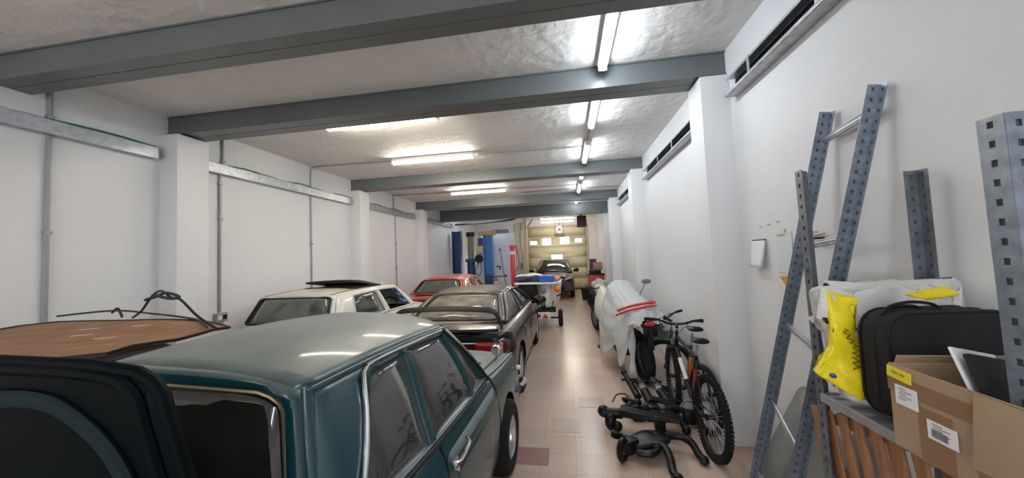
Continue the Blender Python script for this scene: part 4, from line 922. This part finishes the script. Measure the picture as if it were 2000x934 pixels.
# ---------------------------------------------------------------- bicycles
def bicycle(name, label, loc, rz, lean, P):
    t = thing(name, label, 'bicycle', loc, rz); t.rotation_euler = (0, lean, rz)
    r = P['r']; wb = 1.06; mf = P['frame']
    spoked(t, (0, 0, r), r, .026, 'rear_wheel', M['black'], 28, knob=P.get('knob', 0), wd=.05)
    sa = P.get('steer', 0)
    hd0, hd1 = Vector((0, wb-.20, r+.50)), Vector((0, wb-.16, r+.38))
    fw = spoked(t, (-(.0), wb, r), r, .026, 'front_wheel', M['black'], 28, knob=P.get('knob', 0), wd=.05, yaw=sa)
    bb = Vector((0, .43, r-.03)); st = Vector((0, .30, r+.45))
    fr = B(); fr.tube([hd0, hd1], .022, 10); fr.tube([bb, st], .017, 10); fr.tube([st-Vector((0, 0, .04)), hd0], .018, 10); fr.tube([bb, hd1], .023, 10)
    for s in (-1, 1): fr.tube([(s*.062, 0, r), (s*.03, .36, r-.03), bb], .009, 8); fr.tube([(s*.062, 0, r), (s*.03, .22, r+.33), st-Vector((0, 0, .05))], .008, 8)
    frm = obj('frame', fr, mf, t)
    obj('label_band', B().tube([bb.lerp(hd1, .35), bb.lerp(hd1, .75)], .0238, 10), P['band'], frm)
    obj('chain_guard', B().cyl((.07, .05, r-.02), (.06, .40, r-.03), .012), P.get('silver', M['galv']), t)
    fk = B(); Rm = Matrix.Rotation(sa, 3, 'Z')
    c = Vector((0, wb, r))
    for s in (-1, 1): fk.tube([c+Rm @ Vector((s*.055, 0, 0)), c+Rm @ Vector((s*.055, -.10, .34))], .018, 8, rs=[.015, .02])
    fk.tube([c+Rm @ Vector((-.06, -.10, .35)), c+Rm @ Vector((.06, -.10, .35))], .02, 8); fk.tube([c+Vector((0, -.11, .35)), hd0+Vector((0, -.015, .07))], .014, 8)
    obj('fork', fk, P['fork'], t)
    h = hd0+Vector((0, -.015, .10)); hb = B(); q = lambda x_, y_, z_: h+Rm @ Vector((x_, y_, z_))
    hb.tube([h, q(0, .07, .03)], .016, 8); hb.tube(smoothpath([q(-.33, -.02, .09), q(-.2, .02, .08), q(-.07, .07, .03), q(.07, .07, .03), q(.2, .02, .08), q(.33, -.02, .09)], 4), .0125, 8)
    hbo = obj('handlebar', hb, M['black'], t)
    for s in (-1, 1):
        obj('grip', B().tube([q(s*.23, .01, .083), q(s*.34, -.025, .092)], .017, 10), M['rubber'], hbo)
        obj('brake_lever', B().tube([q(s*.18, .04, .075), q(s*.2, .09, .055), q(s*.31, .075, .05)], .006, 6), M['galvdark'], hbo)
    for s in (-1, 1): obj('brake_cable', B().tube(smoothpath([q(s*.18, .05, .07), q(s*.14, .18, .0), q(s*.02, .12, -.12), bb.lerp(hd1, .9)], 5), .0035, 5), M['cable'], t)
    sp = B(); sp.tube([st, st+Vector((0, -.045, P.get('post', .12)))], .013, 8)
    obj('seat_post', sp, M['galv'], t)
    s0 = st+Vector((0, -.05, P.get('post', .12)+.02))
    sd = B().loft([[(x_*w_, s0.y+y_, s0.z+zz+z_*hh) for x_, z_ in ((-1, 0), (-1, .5), (-.6, 1), (0, 1.1), (.6, 1), (1, .5), (1, 0), (0, -.3))] for y_, w_, hh, zz in ((-.13, .055, .03, .03), (-.11, .075, .045, .03), (-.05, .07, .045, .02), (.03, .035, .035, .015), (.10, .02, .03, .015), (.14, .012, .02, .01))])
    obj('saddle', sd, M['black'], t, sub=1)
    ck = B(); ck.lathe([(.055, .085), (.06, .095), (.065, .085)], c=tuple(bb), axis='x', n=24); ck.tube([bb+Vector((-.07, 0, 0)), bb+Vector((.08, 0, 0))], .018, 10)
    obj('chainring', ck, M['galvdark'], t)
    a = P.get('crank', .6); d = Vector((0, math.cos(a), math.sin(a)))*.17
    for s in (-1, 1):
        cr = obj('crank', B().tube([bb+Vector((s*.075, 0, 0)), bb+Vector((s*.085, 0, 0))+d*s], .011, 6), P.get('silver', M['galv']), t)
        e = bb+Vector((s*.09, 0, 0))+d*s
        obj('pedal', B().box(e+Vector((s*.05, 0, 0)), (.09, .07, .022), bev=.006), M['black'], cr)
    obj('cassette', B().lathe([(.03, .045), (.045, .03), (.05, .0)], c=(0, 0, r), axis='x', n=18), M['galvdark'], t)
    obj('derailleur', B().box((.07, .02, r-.09), (.015, .03, .12), bev=.004), M['black'], t)
    obj('rear_shock', B().tube([st.lerp(bb, .3)+Vector((0, -.03, 0)), st.lerp(bb, .75)+Vector((0, -.02, 0))], .02, 10), P['accent'], t)
    return t
bicycle('mountain_bicycle', 'dark mountain bicycle with a knobbly rear wheel, nearest to the viewer', (1.165, 3.34, 0), .015, .025, dict(r=.34, frame=M['black'], band=M['cream2'], fork=M['black'], knob=64, accent=M['red'], steer=-.12, post=.1, crank=2.4, silver=M['galv']))
bicycle('mountain_bicycle', 'green and silver mountain bicycle standing behind the knobbly tyred one', (1.27, 3.76, 0), .07, .03, dict(r=.33, frame=M['bikegreen'], band=M['whitep'], fork=M['galv'], knob=0, accent=M['orange'], steer=.95, post=.13, crank=.7))
# ---------------------------------------------------------------- suspension parts on the floor
def plate(outline, z, th, holes=(), dome=.0):
    cx = sum(p[0] for p in outline)/len(outline); cy = sum(p[1] for p in outline)/len(outline)
    return B().sheet(outline, list(holes), lambda u, v: (u, v, z+dome*max(0, 1-((u-cx)**2+(v-cy)**2)/.03)), .03)
def circ(x, y, r, n=12): return [(x+r*math.cos(2*PI*k/n), y+r*math.sin(2*PI*k/n)) for k in range(n)]
t = thing('wishbone_arm', 'black forked suspension arm lying nearest on the floor, hub ring at its left end', 'arm', (.66, 3.28, 0))
obj('arm_plate', plate(rpoly([(.44, 3.36), (.62, 3.50), (.80, 3.52), (.86, 3.40), (.80, 3.30), (.70, 3.24), (.52, 3.22)], .04), .13, .03, [circ(.70, 3.40, .022)], .03), M['iron'], t, world=True, sol=.04, off=-1)
obj('leg', B().tube(smoothpath([(.66, 3.27, .12), (.74, 3.24, .13), (.76, 3.12, .10), (.75, 3.02, .055), (.76, 2.95, .045)], 4), .032, 10).ball((.765, 2.94, .045), .043), M['iron'], t, world=True)
obj('leg', B().tube(smoothpath([(.80, 3.42, .13), (.92, 3.42, .13), (1.0, 3.36, .11), (1.03, 3.27, .055), (1.05, 3.22, .042)], 4), .032, 10).ball((1.05, 3.215, .042), .04), M['iron'], t, world=True)
obj('hub_ring', B().tube([(.40+.07*math.cos(a)*.5, 3.22+.07*math.cos(a)*.85, .10+.075*math.sin(a)) for a in [2*PI*k/20 for k in range(20)]], .028, 8, closed=True).box((.47, 3.29, .10), (.14, .10, .12), rot=(0, 0, .6), bev=.02), M['iron'], t, world=True)
obj('bolt_ear', B().box((.38, 3.42, .12), (.10, .06, .05), rot=(0, .3, .5), bev=.01).cyl((.36, 3.5, .1), (.48, 3.38, .12), .022), M['iron'], t, world=True)
obj('lower_rib', B().tube(smoothpath([(.52, 3.22, .08), (.62, 3.19, .09), (.70, 3.24, .10)], 4), .03, 8), M['iron'], t, world=True)
t = thing('suspension_link', 'long tapering black suspension link lying across the forked arm', 'arm', (.7, 3.7, 0))
obj('beam', B().loft([[(x_+a, y_+b_, z_+c) for a, b_, c in ((-w_*.3, -w_, -h_), (-w_*.3, -w_*.9, h_), (w_*.3, w_*.9, h_), (w_*.3, w_, -h_))] for x_, y_, z_, w_, h_ in ((.46, 3.76, .20, .07, .035), (.6, 3.70, .20, .065, .03), (.8, 3.63, .20, .045, .022), (.98, 3.56, .20, .02, .015))]), M['iron'], t, world=True, bev=.006)
obj('knuckle', B().cyl((.30, 3.80, .16), (.48, 3.76, .17), .05).ball((.30, 3.81, .17), .06).ball((.32, 3.86, .13), .05).ball((.36, 3.73, .10), .06, (1, 1, 1.4)).ball((.42, 3.70, .07), .05), M['iron'], t, world=True)
obj('plate', plate(rpoly([(.70, 3.72), (.78, 3.86), (.95, 3.90), (1.02, 3.78), (.96, 3.68)], .04), .16, .03, [circ(.86, 3.79, .02)], .02), M['iron'], t, world=True, sol=.05, off=-1)
obj('leg', B().tube(smoothpath([(.93, 3.85, .14), (1.02, 3.84, .13), (1.06, 3.76, .07), (1.07, 3.72, .045)], 4), .03, 10).ball((1.07, 3.71, .045), .042).box((.84, 3.78, .07), (.10, .08, .13), bev=.01), M['iron'], t, world=True)
t = thing('shock_strut', 'tall black shock strut standing up from a rusty knuckle, leftmost of the three', 'strut', (.62, 4.25, 0))
obj('strut_tube', B().tube([(.74, 4.32, .12), (.70, 4.52, .19), (.66, 4.70, .25)], .035, 12, rs=[.042, .038, .03]), M['iron'], t, world=True)
obj('strut_top', B().ball((.655, 4.73, .26), .04).cyl((.658, 4.72, .255), (.645, 4.80, .28), .024).cyl((.60, 4.6, .22), (.80, 4.62, .22), .014), M['iron'], t, world=True)
kn = B()
for dx, dy, dz, rr in ((-.09, 0, .10, .05), (0, .04, .12, .05), (.04, -.08, .08, .07), (-.02, -.12, .06, .055), (.07, 0, .06, .055), (-.12, .08, .13, .035)): kn.ball((.70+dx, 4.12+dy, dz), rr, (1, .9, .9), 10)
kn.cyl((.54, 4.20, .15), (.66, 4.16, .14), .014).cyl((.52, 4.10, .11), (.60, 4.08, .12), .01).tube([(.66+.07*math.cos(a), 3.97, .09+.07*math.sin(a)) for a in [2*PI*k/16 for k in range(16)]], .022, 6, closed=True)
obj('knuckle', kn, M['iron'], t, world=True); obj('brake_pipe', B().tube(smoothpath([(.44, 4.22, .10), (.5, 4.3, .15), (.58, 4.25, .18), (.62, 4.22, .15)], 4), .008, 6), M['cable'], t, world=True)
for i, (ox, lab) in enumerate(((0, 'black coil strut with a silver collar, middle of the three'), (.19, 'black coil strut with a silver collar, rightmost and half behind the bicycle'))):
    t = thing('coil_strut', lab, 'strut', (.9+ox, 4.5, 0))
    c0 = Vector((.84+ox, 4.12, .13)); c1 = Vector((.79+ox*.85, 4.45, .25)); dd = (c1-c0)
    obj('strut_body', B().tube([c0, c0+dd*.55], .05, 12), M['iron'], t, world=True)
    obj('collar', B().tube([c0+dd*.45, c0+dd*.72], .042, 12), M['galv'], t, world=True)
    cs_ = B()
    q1 = dd.normalized(); n1 = Vector((1, 0, 0)); n2 = q1.cross(n1)
    cs_.tube([c0+dd*(.45+.5*k/40)+(n1*math.cos(k*.95)+n2*math.sin(k*.95))*.045 for k in range(40)], .007, 5)
    obj('spring', cs_, M['galvdark'], t, world=True)
    obj('strut_top', B().tube([c0+dd*.85, c0+dd*1.0], .055, 12).ball(c0+dd*1.03, .05).cyl(c0+dd+Vector((-.09, 0, 0)), c0+dd+Vector((.09, 0, 0)), .014), M['iron'], t, world=True)
    obj('foot', B().box(c0+Vector((0, -.08, -.055)), (.12, .16, .17), bev=.03), M['iron'], t, world=True)
    if i == 0: obj('arm', B().tube([(.84, 4.14, .18), (.98, 4.08, .17), (1.16, 3.92, .12)], .03, 8, flat=1.3).box((1.17, 3.91, .09), (.13, .10, .13), bev=.02), M['iron'], t, world=True)
# ---------------------------------------------------------------- steel shelving and ladder frame on the right
def slotted(p0, p1, da, db, wa=.05, wb=.05, m='galvdark', name='post', parent=None, pitch=.05, back=1):
    """L shaped slotted steel post with punched holes, from p0 to p1"""
    p0, p1 = Vector(p0), Vector(p1); ax = p1-p0; Lh = ax.length; ax.normalize()
    b = B()
    for d, w_, ph_ in ((da, wa, 0), (db, wb, .5)):
        d = Vector(d); d = (d-ax*d.dot(ax)).normalized(); n = int(Lh/pitch)
        cols = [0, w_*.38, w_*.62, w_]; zs = [0]; 
        for i in range(n): a = (i+.25+ph_*.3)*Lh/n; zs += [a, a+pitch*.36]
        zs.append(Lh)
        V = [[b.bm.verts.new(p0+ax*z+d*c) for c in cols] for z in zs]
        for i in range(len(zs)-1):
            for j in range(3):
                if j == 1 and i % 2 == 1: continue
                b.bm.faces.new((V[i][j], V[i][j+1], V[i+1][j+1], V[i+1][j]))
    o = obj(name, b, M[m], parent, world=True, smooth=False, sol=.0025, off=0)
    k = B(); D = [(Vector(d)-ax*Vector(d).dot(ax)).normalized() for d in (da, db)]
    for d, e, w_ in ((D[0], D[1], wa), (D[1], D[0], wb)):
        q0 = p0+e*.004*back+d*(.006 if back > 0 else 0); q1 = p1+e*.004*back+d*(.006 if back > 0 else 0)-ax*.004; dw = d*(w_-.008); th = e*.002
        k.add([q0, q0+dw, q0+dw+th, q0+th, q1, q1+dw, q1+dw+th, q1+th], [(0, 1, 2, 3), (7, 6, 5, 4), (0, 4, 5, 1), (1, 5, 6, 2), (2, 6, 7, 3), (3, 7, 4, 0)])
    obj('slot_shade_strip', k, M['slotback'], o if parent and o.parent else parent, world=True, smooth=False)  # dark strip added behind the slots so they look shaded
    return o
sh = thing('shelf_unit', 'grey slotted steel shelving unit by the right wall', 'shelving', (1.33, 1.43, 0))
slotted((1.13, 1.86, 0), (1.10, 1.855, 2.15), (1, 0, 0), (0, -1, 0), parent=sh)
slotted((1.56, 1.80, 0), (1.55, 1.80, 2.11), (-1, 0, 0), (0, -1, 0), parent=sh, back=-1)
slotted((1.12, 1.04, 0), (1.095, 1.04, 2.11), (1, 0, 0), (0, 1, 0), wa=.055, wb=.06, parent=sh, m='greysteel')
slotted((1.56, .98, 0), (1.55, .98, 2.11), (-1, 0, 0), (0, 1, 0), parent=sh)
ZS = 1.13
for zs, nm in ((ZS, 'shelf'), (.42, 'shelf')):
    s = obj(nm, B().box((1.33, 1.42, zs-.012), (.44, .80, .004)).box((1.115, 1.42, zs-.022), (.006, .80, .04)).box((1.55, 1.42, zs-.022), (.006, .80, .04)).box((1.33, 1.82, zs-.022), (.44, .006, .04)).box((1.33, 1.02, zs-.022), (.44, .006, .04)), M['galv'], sh, world=True, smooth=False)
    for k in range(9): obj('rib', B().box((1.33, 1.06+.09*k, zs-.006), (.42, .028, .008), bev=.003), M['galv'], s, world=True)
obj('far_brace', B().box((1.33, 1.86, 1.57), (.44, .006, .05)).box((1.33, 1.85, 1.60), (.44, .02, .006)).box((1.33, 1.85, 1.545), (.44, .02, .006)), M['galvdark'], sh, world=True, smooth=False)
ld = thing('ladder_frame', 'blue-grey slotted ladder frame leaning on the right wall', 'frame', (1.35, 2.6, 0))
L1a, L1b = Vector((1.24, 2.83, .0)), Vector((1.58, 2.31, 2.58)); L2a, L2b = Vector((1.22, 2.43, .0)), Vector((1.58, 1.97, 2.58))
for a, b_ in ((L1a, L1b), (L2a, L2b)):
    slotted(a, b_, (0, -1, -.2), (-1, 0, 0), wa=.045, wb=.055, m='greysteel', parent=ld, name='rail', back=-1)
for k, (f0, f1) in enumerate(((.945, .96), (.70, .715), (.50, .46), (.29, .22), (.08, .08))):
    a, b_ = L1a.lerp(L1b, f0), L2a.lerp(L2b, f1)
    obj('rung', B().tube([a, b_], .008, 8).tube([a-Vector((.0, 0, .03)), b_-Vector((.0, 0, .03))], .008, 8).tube([a-Vector((.006, 0, .015)), b_-Vector((.006, 0, .015))], .012, 6, flat=.3), M['galv'], ld, world=True)
# smoked sheet leaning behind the frame
t = thing('smoked_sheet', 'smoked translucent sheet leaning behind the ladder frame', 'sheet', (1.4, 2.6, 0))
obj('panel', B().sheet(rpoly([(3.05, 0), (2.18, 0), (2.18, .80), (2.73, .84)], [.02, .02, .02, .07]), [], lambda u, v: (1.33+v*.26, u, v), .2), M['perspex'], t, world=True, sol=.008)
obj('edge_bead', B().tube([(1.33+v*.26, u, v+.004) for u, v in rpoly([(3.05, 0.01), (2.18, .01), (2.18, .80), (2.73, .84)], [.02, .02, .02, .07])], .006, 6, closed=True), M['galvdark'], t, world=True)
# slatted wooden crate on the lower shelf, tilted
t = thing('slatted_crate', 'brown slatted wooden crate tilted under the steel shelf', 'crate', (1.25, 1.5, .45))
RT = Matrix.Rotation(-.20, 4, 'X'); CB = Vector((1.15, 1.80, .48))
def crate_pt(x_, y_, z_): return CB+RT.to_3x3() @ Vector((x_, y_, z_))
R3 = RT.to_3x3()
for k in range(7):
    obj('slat', B().box(crate_pt(.0, .02-.085*k, .28), (.014, .045, .56), rot=R3, bev=.003), M['wood'], t, world=True)
for z_ in (.05, .30, .52): obj('cross_rail', B().box(crate_pt(.02, -.24, z_), (.018, .60, .045), rot=R3, bev=.003), M['wood'], t, world=True)
for k in range(5):
    obj('back_slat', B().box(crate_pt(.26, -.02-.12*k, .28), (.014, .06, .5), rot=R3), M['wood'], t, world=True)
for y_ in (.04, -.52):
    for z_ in (.05, .5): obj('end_rail', B().box(crate_pt(.13, y_, z_), (.26, .018, .04), rot=R3), M['wood'], t, world=True)
# black suitcase
t = thing('black_suitcase', 'black fabric suitcase standing on the shelf behind the carton', 'suitcase', (1.36, 1.55, ZS)); t.rotation_euler = (0, 0, .10)
def caseout(sc=1, off=0): return rrect(-.235+off, .008+off, .205-off, .41-off, .085, 7)
rings = []
for y_, o in ((-.06, .02), (-.055, .008), (-.045, 0), (-.005, 0), (0, .006), (.005, 0), (.05, 0), (.06, .008), (.065, .02)): rings.append([(u, y_, v) for u, v in caseout(1, o)])
cb = obj('case_body', B().loft(rings), M['case'], t, ang=50)
for y_ in (-.052, .0, .06): obj('piping', B().tube([(u, y_, v) for u, v in caseout(1, .002)], .006, 6, closed=True), M['black'], cb)
obj('carry_handle', B().tube(smoothpath([(-.20, 0, .395), (-.17, .0, .425), (-.10, .0, .44), (-.02, .0, .43), (.02, 0, .40)], 5), .006, 6).tube(smoothpath([(-.18, .03, .395), (-.14, .03, .415), (-.06, .03, .42), (.0, .03, .395)], 5), .006, 6), M['black'], t)
# cardboard box with its flap, tape and labels
t = thing('cardboard_box', 'open brown cardboard box with a yellow sticker on the shelf edge', 'box', (1.235, 1.2, ZS+.002)); t.rotation_euler = (0, 0, -.02)
bx0, bx1, by0, by1, bh = -.185, .19, -.20, .175, .262
wt = .006
wk = B(); wk.box((bx0, (by0+by1)/2, bh/2), (wt, by1-by0, bh)).box((bx1, (by0+by1)/2, bh/2), (wt, by1-by0, bh)).box(((bx0+bx1)/2, by0, bh/2), (bx1-bx0, wt, bh)).box(((bx0+bx1)/2, by1, bh/2), (bx1-bx0, wt, bh)).box(((bx0+bx1)/2, (by0+by1)/2, .003), (bx1-bx0, by1-by0, wt))
obj('box_body', wk, M['card'], t, smooth=False)
X = bx0-.004
obj('flap', B().box((bx0-.018, -.152, .165), (.005, .125, .19), rot=(0, .09, 0), bev=.002), M['card'], t, label='folded down flap')
obj('flap', B().box((.0, by1+.01, .262), (.32, .005, .05), rot=(.4, 0, 0)), M['card'], t)
obj('tape_strip', B().box((X, .0, .20), (.002, .36, .05)).box((X, .03, .08), (.002, .10, .16)), M['tape'], t)
obj('tape_strip', B().box((X-.0005, -.12, .04), (.002, .09, .08)), M['tape'], t)
obj('yellow_sticker', B().box((X-.002, .135, .235), (.002, .085, .036), rot=(.08, 0, 0)), M['yellowlab'], t)
obj('sticker_print', B().box((X-.0035, .148, .238), (.001, .022, .006), rot=(.08, 0, 0)).box((X-.0035, .122, .236), (.001, .016, .007), rot=(.08, 0, 0)), mat('faded_print', (.30, .25, .03), .6), t, smooth=False)
for cy_l, cz_l, w_, h_, nm in ((.115, .170, .075, .062, 'a'), (.010, .105, .085, .055, 'b')):
    lb = obj('paper_label', B().box((X-.0018, cy_l, cz_l), (.0015, w_, h_)), M['paper'], t)
    ln = B()
    for k in range(5): ln.box((X-.003, cy_l+.012*(0 if k % 2 else 1)-(.0), cz_l+h_*(.36-.13*k)), (.001, w_*(.55 if k % 2 else .35), .0022))
    if nm == 'b':
        random.seed(3)
        for k in range(14): ln.box((X-.003, cy_l+w_*.28-.0034*k+w_*.06, cz_l-.008), (.001, .001+.0014*random.random(), .022))
    obj('print_lines', ln, M['ink'], lb, smooth=False)
# things in the box
t = thing('black_folder', 'black folder with white papers sticking out of the carton', 'folder', (1.24, 1.22, ZS+.01))
obj('folder_cover', B().box((.0, .0, .17), (.30, .016, .28), rot=(-.35, .22, .5), bev=.004), M['case'], t)
obj('paper_sheet', B().box((-.02, .03, .188), (.27, .008, .27), rot=(-.35, .22, .5), bev=.002), M['paper'], t)
t = thing('white_bottle', 'white plastic bottle lying in the right end of the carton', 'bottle', (1.34, 1.10, ZS+.14))
obj('bottle_body', B().lathe([(-.10, 0), (-.10, .04), (-.08, .05), (.06, .05), (.08, .03), (.09, .02)], axis='y', n=20).bm, M['whitep'], t); obj('bottle_cap', B().lathe([(.09, .024), (.12, .024), (.122, 0)], axis='y', n=16), M['galvdark'], t)
obj('bottle_label', B().lathe([(-.05, .0508), (.03, .0508)], axis='y', n=20), mat('pinklabel', (.7, .45, .45), .5), t)
# plastic bag
t = thing('plastic_bag', 'crumpled yellow and white plastic bag behind the suitcase', 'bag', (1.25, 1.72, ZS))
def bagmap(x0, x1, z0, z1, y0, amp, sd):
    def f_(u, v):
        n = math.sin(u*9+v*4+sd)+.6*math.sin(u*17-v*12+sd*2)+.4*math.sin(v*23+u*7)+.35*math.sin(u*31+v*27)
        return (x0+(x1-x0)*u+.010*math.sin(v*14+sd), y0+amp*n+.06*(v-.5), z0+(z1-z0)*v+.008*math.sin(u*13+sd))
    return f_
def bag(name, m, outline, fm, sol=.05, lab=None): return obj(name, B().sheet(outline, [], fm, .035), M[m], t, world=True, sol=sol, off=0, label=lab, ang=25)
bag('bag_body', 'bagwhite', rpoly([(.12, .0), (.75, .05), (.98, .55), (1.0, .98), (.5, 1.0), (.0, .96), (.05, .6)], .03), bagmap(1.045, 1.56, ZS+.02, 1.625, 1.70, .008, 1), .09, 'white part of the bag')
bag('yellow_part', 'yellow', rpoly([(.03, .95), (.25, .90), (.22, .66), (.26, .45), (.24, .1), (.14, -.02), (.04, .05), (-.09, .18), (-.02, .4), (.06, .62)], .015), bagmap(1.045, 1.56, ZS+.06, 1.62, 1.655, .009, 2), .03, 'yellow part of the bag')
bag('yellow_part', 'yellow', rpoly([(.26, .58), (.45, .74), (.52, .62), (.45, .5), (.3, .5)], .03), bagmap(1.045, 1.56, ZS+.06, 1.62, 1.645, .004, 3), .02)
bag('yellow_part', 'yellow', rpoly([(.60, .93), (.9, .96), (.98, .9), (.75, .84)], .03), bagmap(1.045, 1.56, ZS+.06, 1.62, 1.65, .004, 3), .02)
bag('red_print', 'boxred', rpoly([(.55, .62), (.80, .80), (.93, .62), (.75, .55)], .05), bagmap(1.045, 1.56, ZS+.06, 1.62, 1.645, .004, 3), .02, 'dark red printed picture')
bag('red_print', 'red', rrect(.255, .20, .32, .36, .03, 4), bagmap(1.045, 1.56, ZS+.06, 1.62, 1.632, .003, 3), .015, 'round red print')
fy_ = bagmap(1.045, 1.56, ZS+.06, 1.62, 1.630, .009, 2)
sq = [(.13+.03*math.sin(k*1.9)+.02*(k/26), .62-.36*k/26) for k in range(27)]
obj('script_print', B().tube([Vector(fy_(*q)) for q in sq], .0022, 4), mat('olive_ink', (.16, .13, .01), .6), t, world=True, label='dark olive script running down the yellow part')
obj('blue_print', B().sheet(circ(.0, .17, .022, 10), [], bagmap(1.045, 1.56, ZS+.06, 1.62, 1.634, .009, 2), .03), M['bluebox'], t, world=True, sol=.004)
# papers on the right wall
t = thing('wall_calendar', 'small white calendar hanging on the right wall', 'calendar', (RX, 3.2, 1.63))
cal = B().sheet([(-.095, 0), (.095, 0), (.095, .22), (-.095, .22)], [], lambda u, v: (-.012-.035*(1-v/.22)**1.5, u, v), .03)
c_ = obj('page', cal, M['paper'], t, sol=.012, off=1)
cl = B()
for k in range(6): cl.box((-.016-.035*(1-(.03+.03*k)/.22)**1.5-.004, 0, .03+.03*k), (.001, .16, .002))
cl.box((-.02, 0, .195), (.001, .17, .006)); obj('ruled_lines', cl, M['ink'], c_, smooth=False)
obj('binding', B().cyl((-.014, -.1, .225), (-.014, .1, .225), .005), M['black'], t)
t = thing('paper_sheet', 'blank pale sheet taped to the wall right of the calendar', 'paper', (RX, 2.88, 1.60))
obj('sheet', B().box((-.004, 0, .15), (.003, .19, .30)), mat('bluepaper', (.68, .72, .75), .6), t); obj('tape', B().box((-.007, .0, .31), (.003, .05, .035)), mat('oldtape', (.7, .68, .45), .5), t); obj('print_line', B().box((-.007, .03, .28), (.002, .09, .006)), M['ink'], t)
t = thing('orange_hook', 'orange plastic hook below the blank sheet', 'hook', (RX, 2.84, 1.56))
obj('hook_body', B().add([(-.01, -.05, .02), (-.01, .05, .02), (-.01, -.01, -.05), (-.05, -.05, .02), (-.05, .05, .02), (-.04, -.01, -.05)], [(0, 1, 2), (3, 5, 4), (0, 3, 4, 1), (1, 4, 5, 2), (2, 5, 3, 0)]), mat('hookor', (.8, .42, .08), .5), t); obj('screw', B().cyl((-.055, 0, .0), (0, 0, 0), .006), M['galv'], t)
t = thing('hanging_keys', 'cluster of brass keys on a nail between the ladder rails', 'keys', (RX, 2.50, 1.85))
for k in range(3): obj('key', B().box((-.015-.004*k, -.01, .012-.022*k), (.004, .10, .014), rot=(.15*(k-1), 0, 0), bev=.003), M['gold' if k != 1 else 'dark'], t)
obj('nail', B().cyl((-.03, .03, .03), (0.0, .03, .03), .004), M['galv'], t)
for (y_, z_, s_, w_) in ((3.18, 1.96, .02, 'leftmost'), (3.06, 1.975, .025, 'middle'), (2.94, 1.985, .02, 'rightmost')): 
    tag(obj('tape_scrap', B().box((RX-.003, y_, z_), (.003, s_*1.6, .008)), M['conduit']), w_+' of the three torn tape scraps above the calendar', 'tape', 'tape scraps above the calendar')
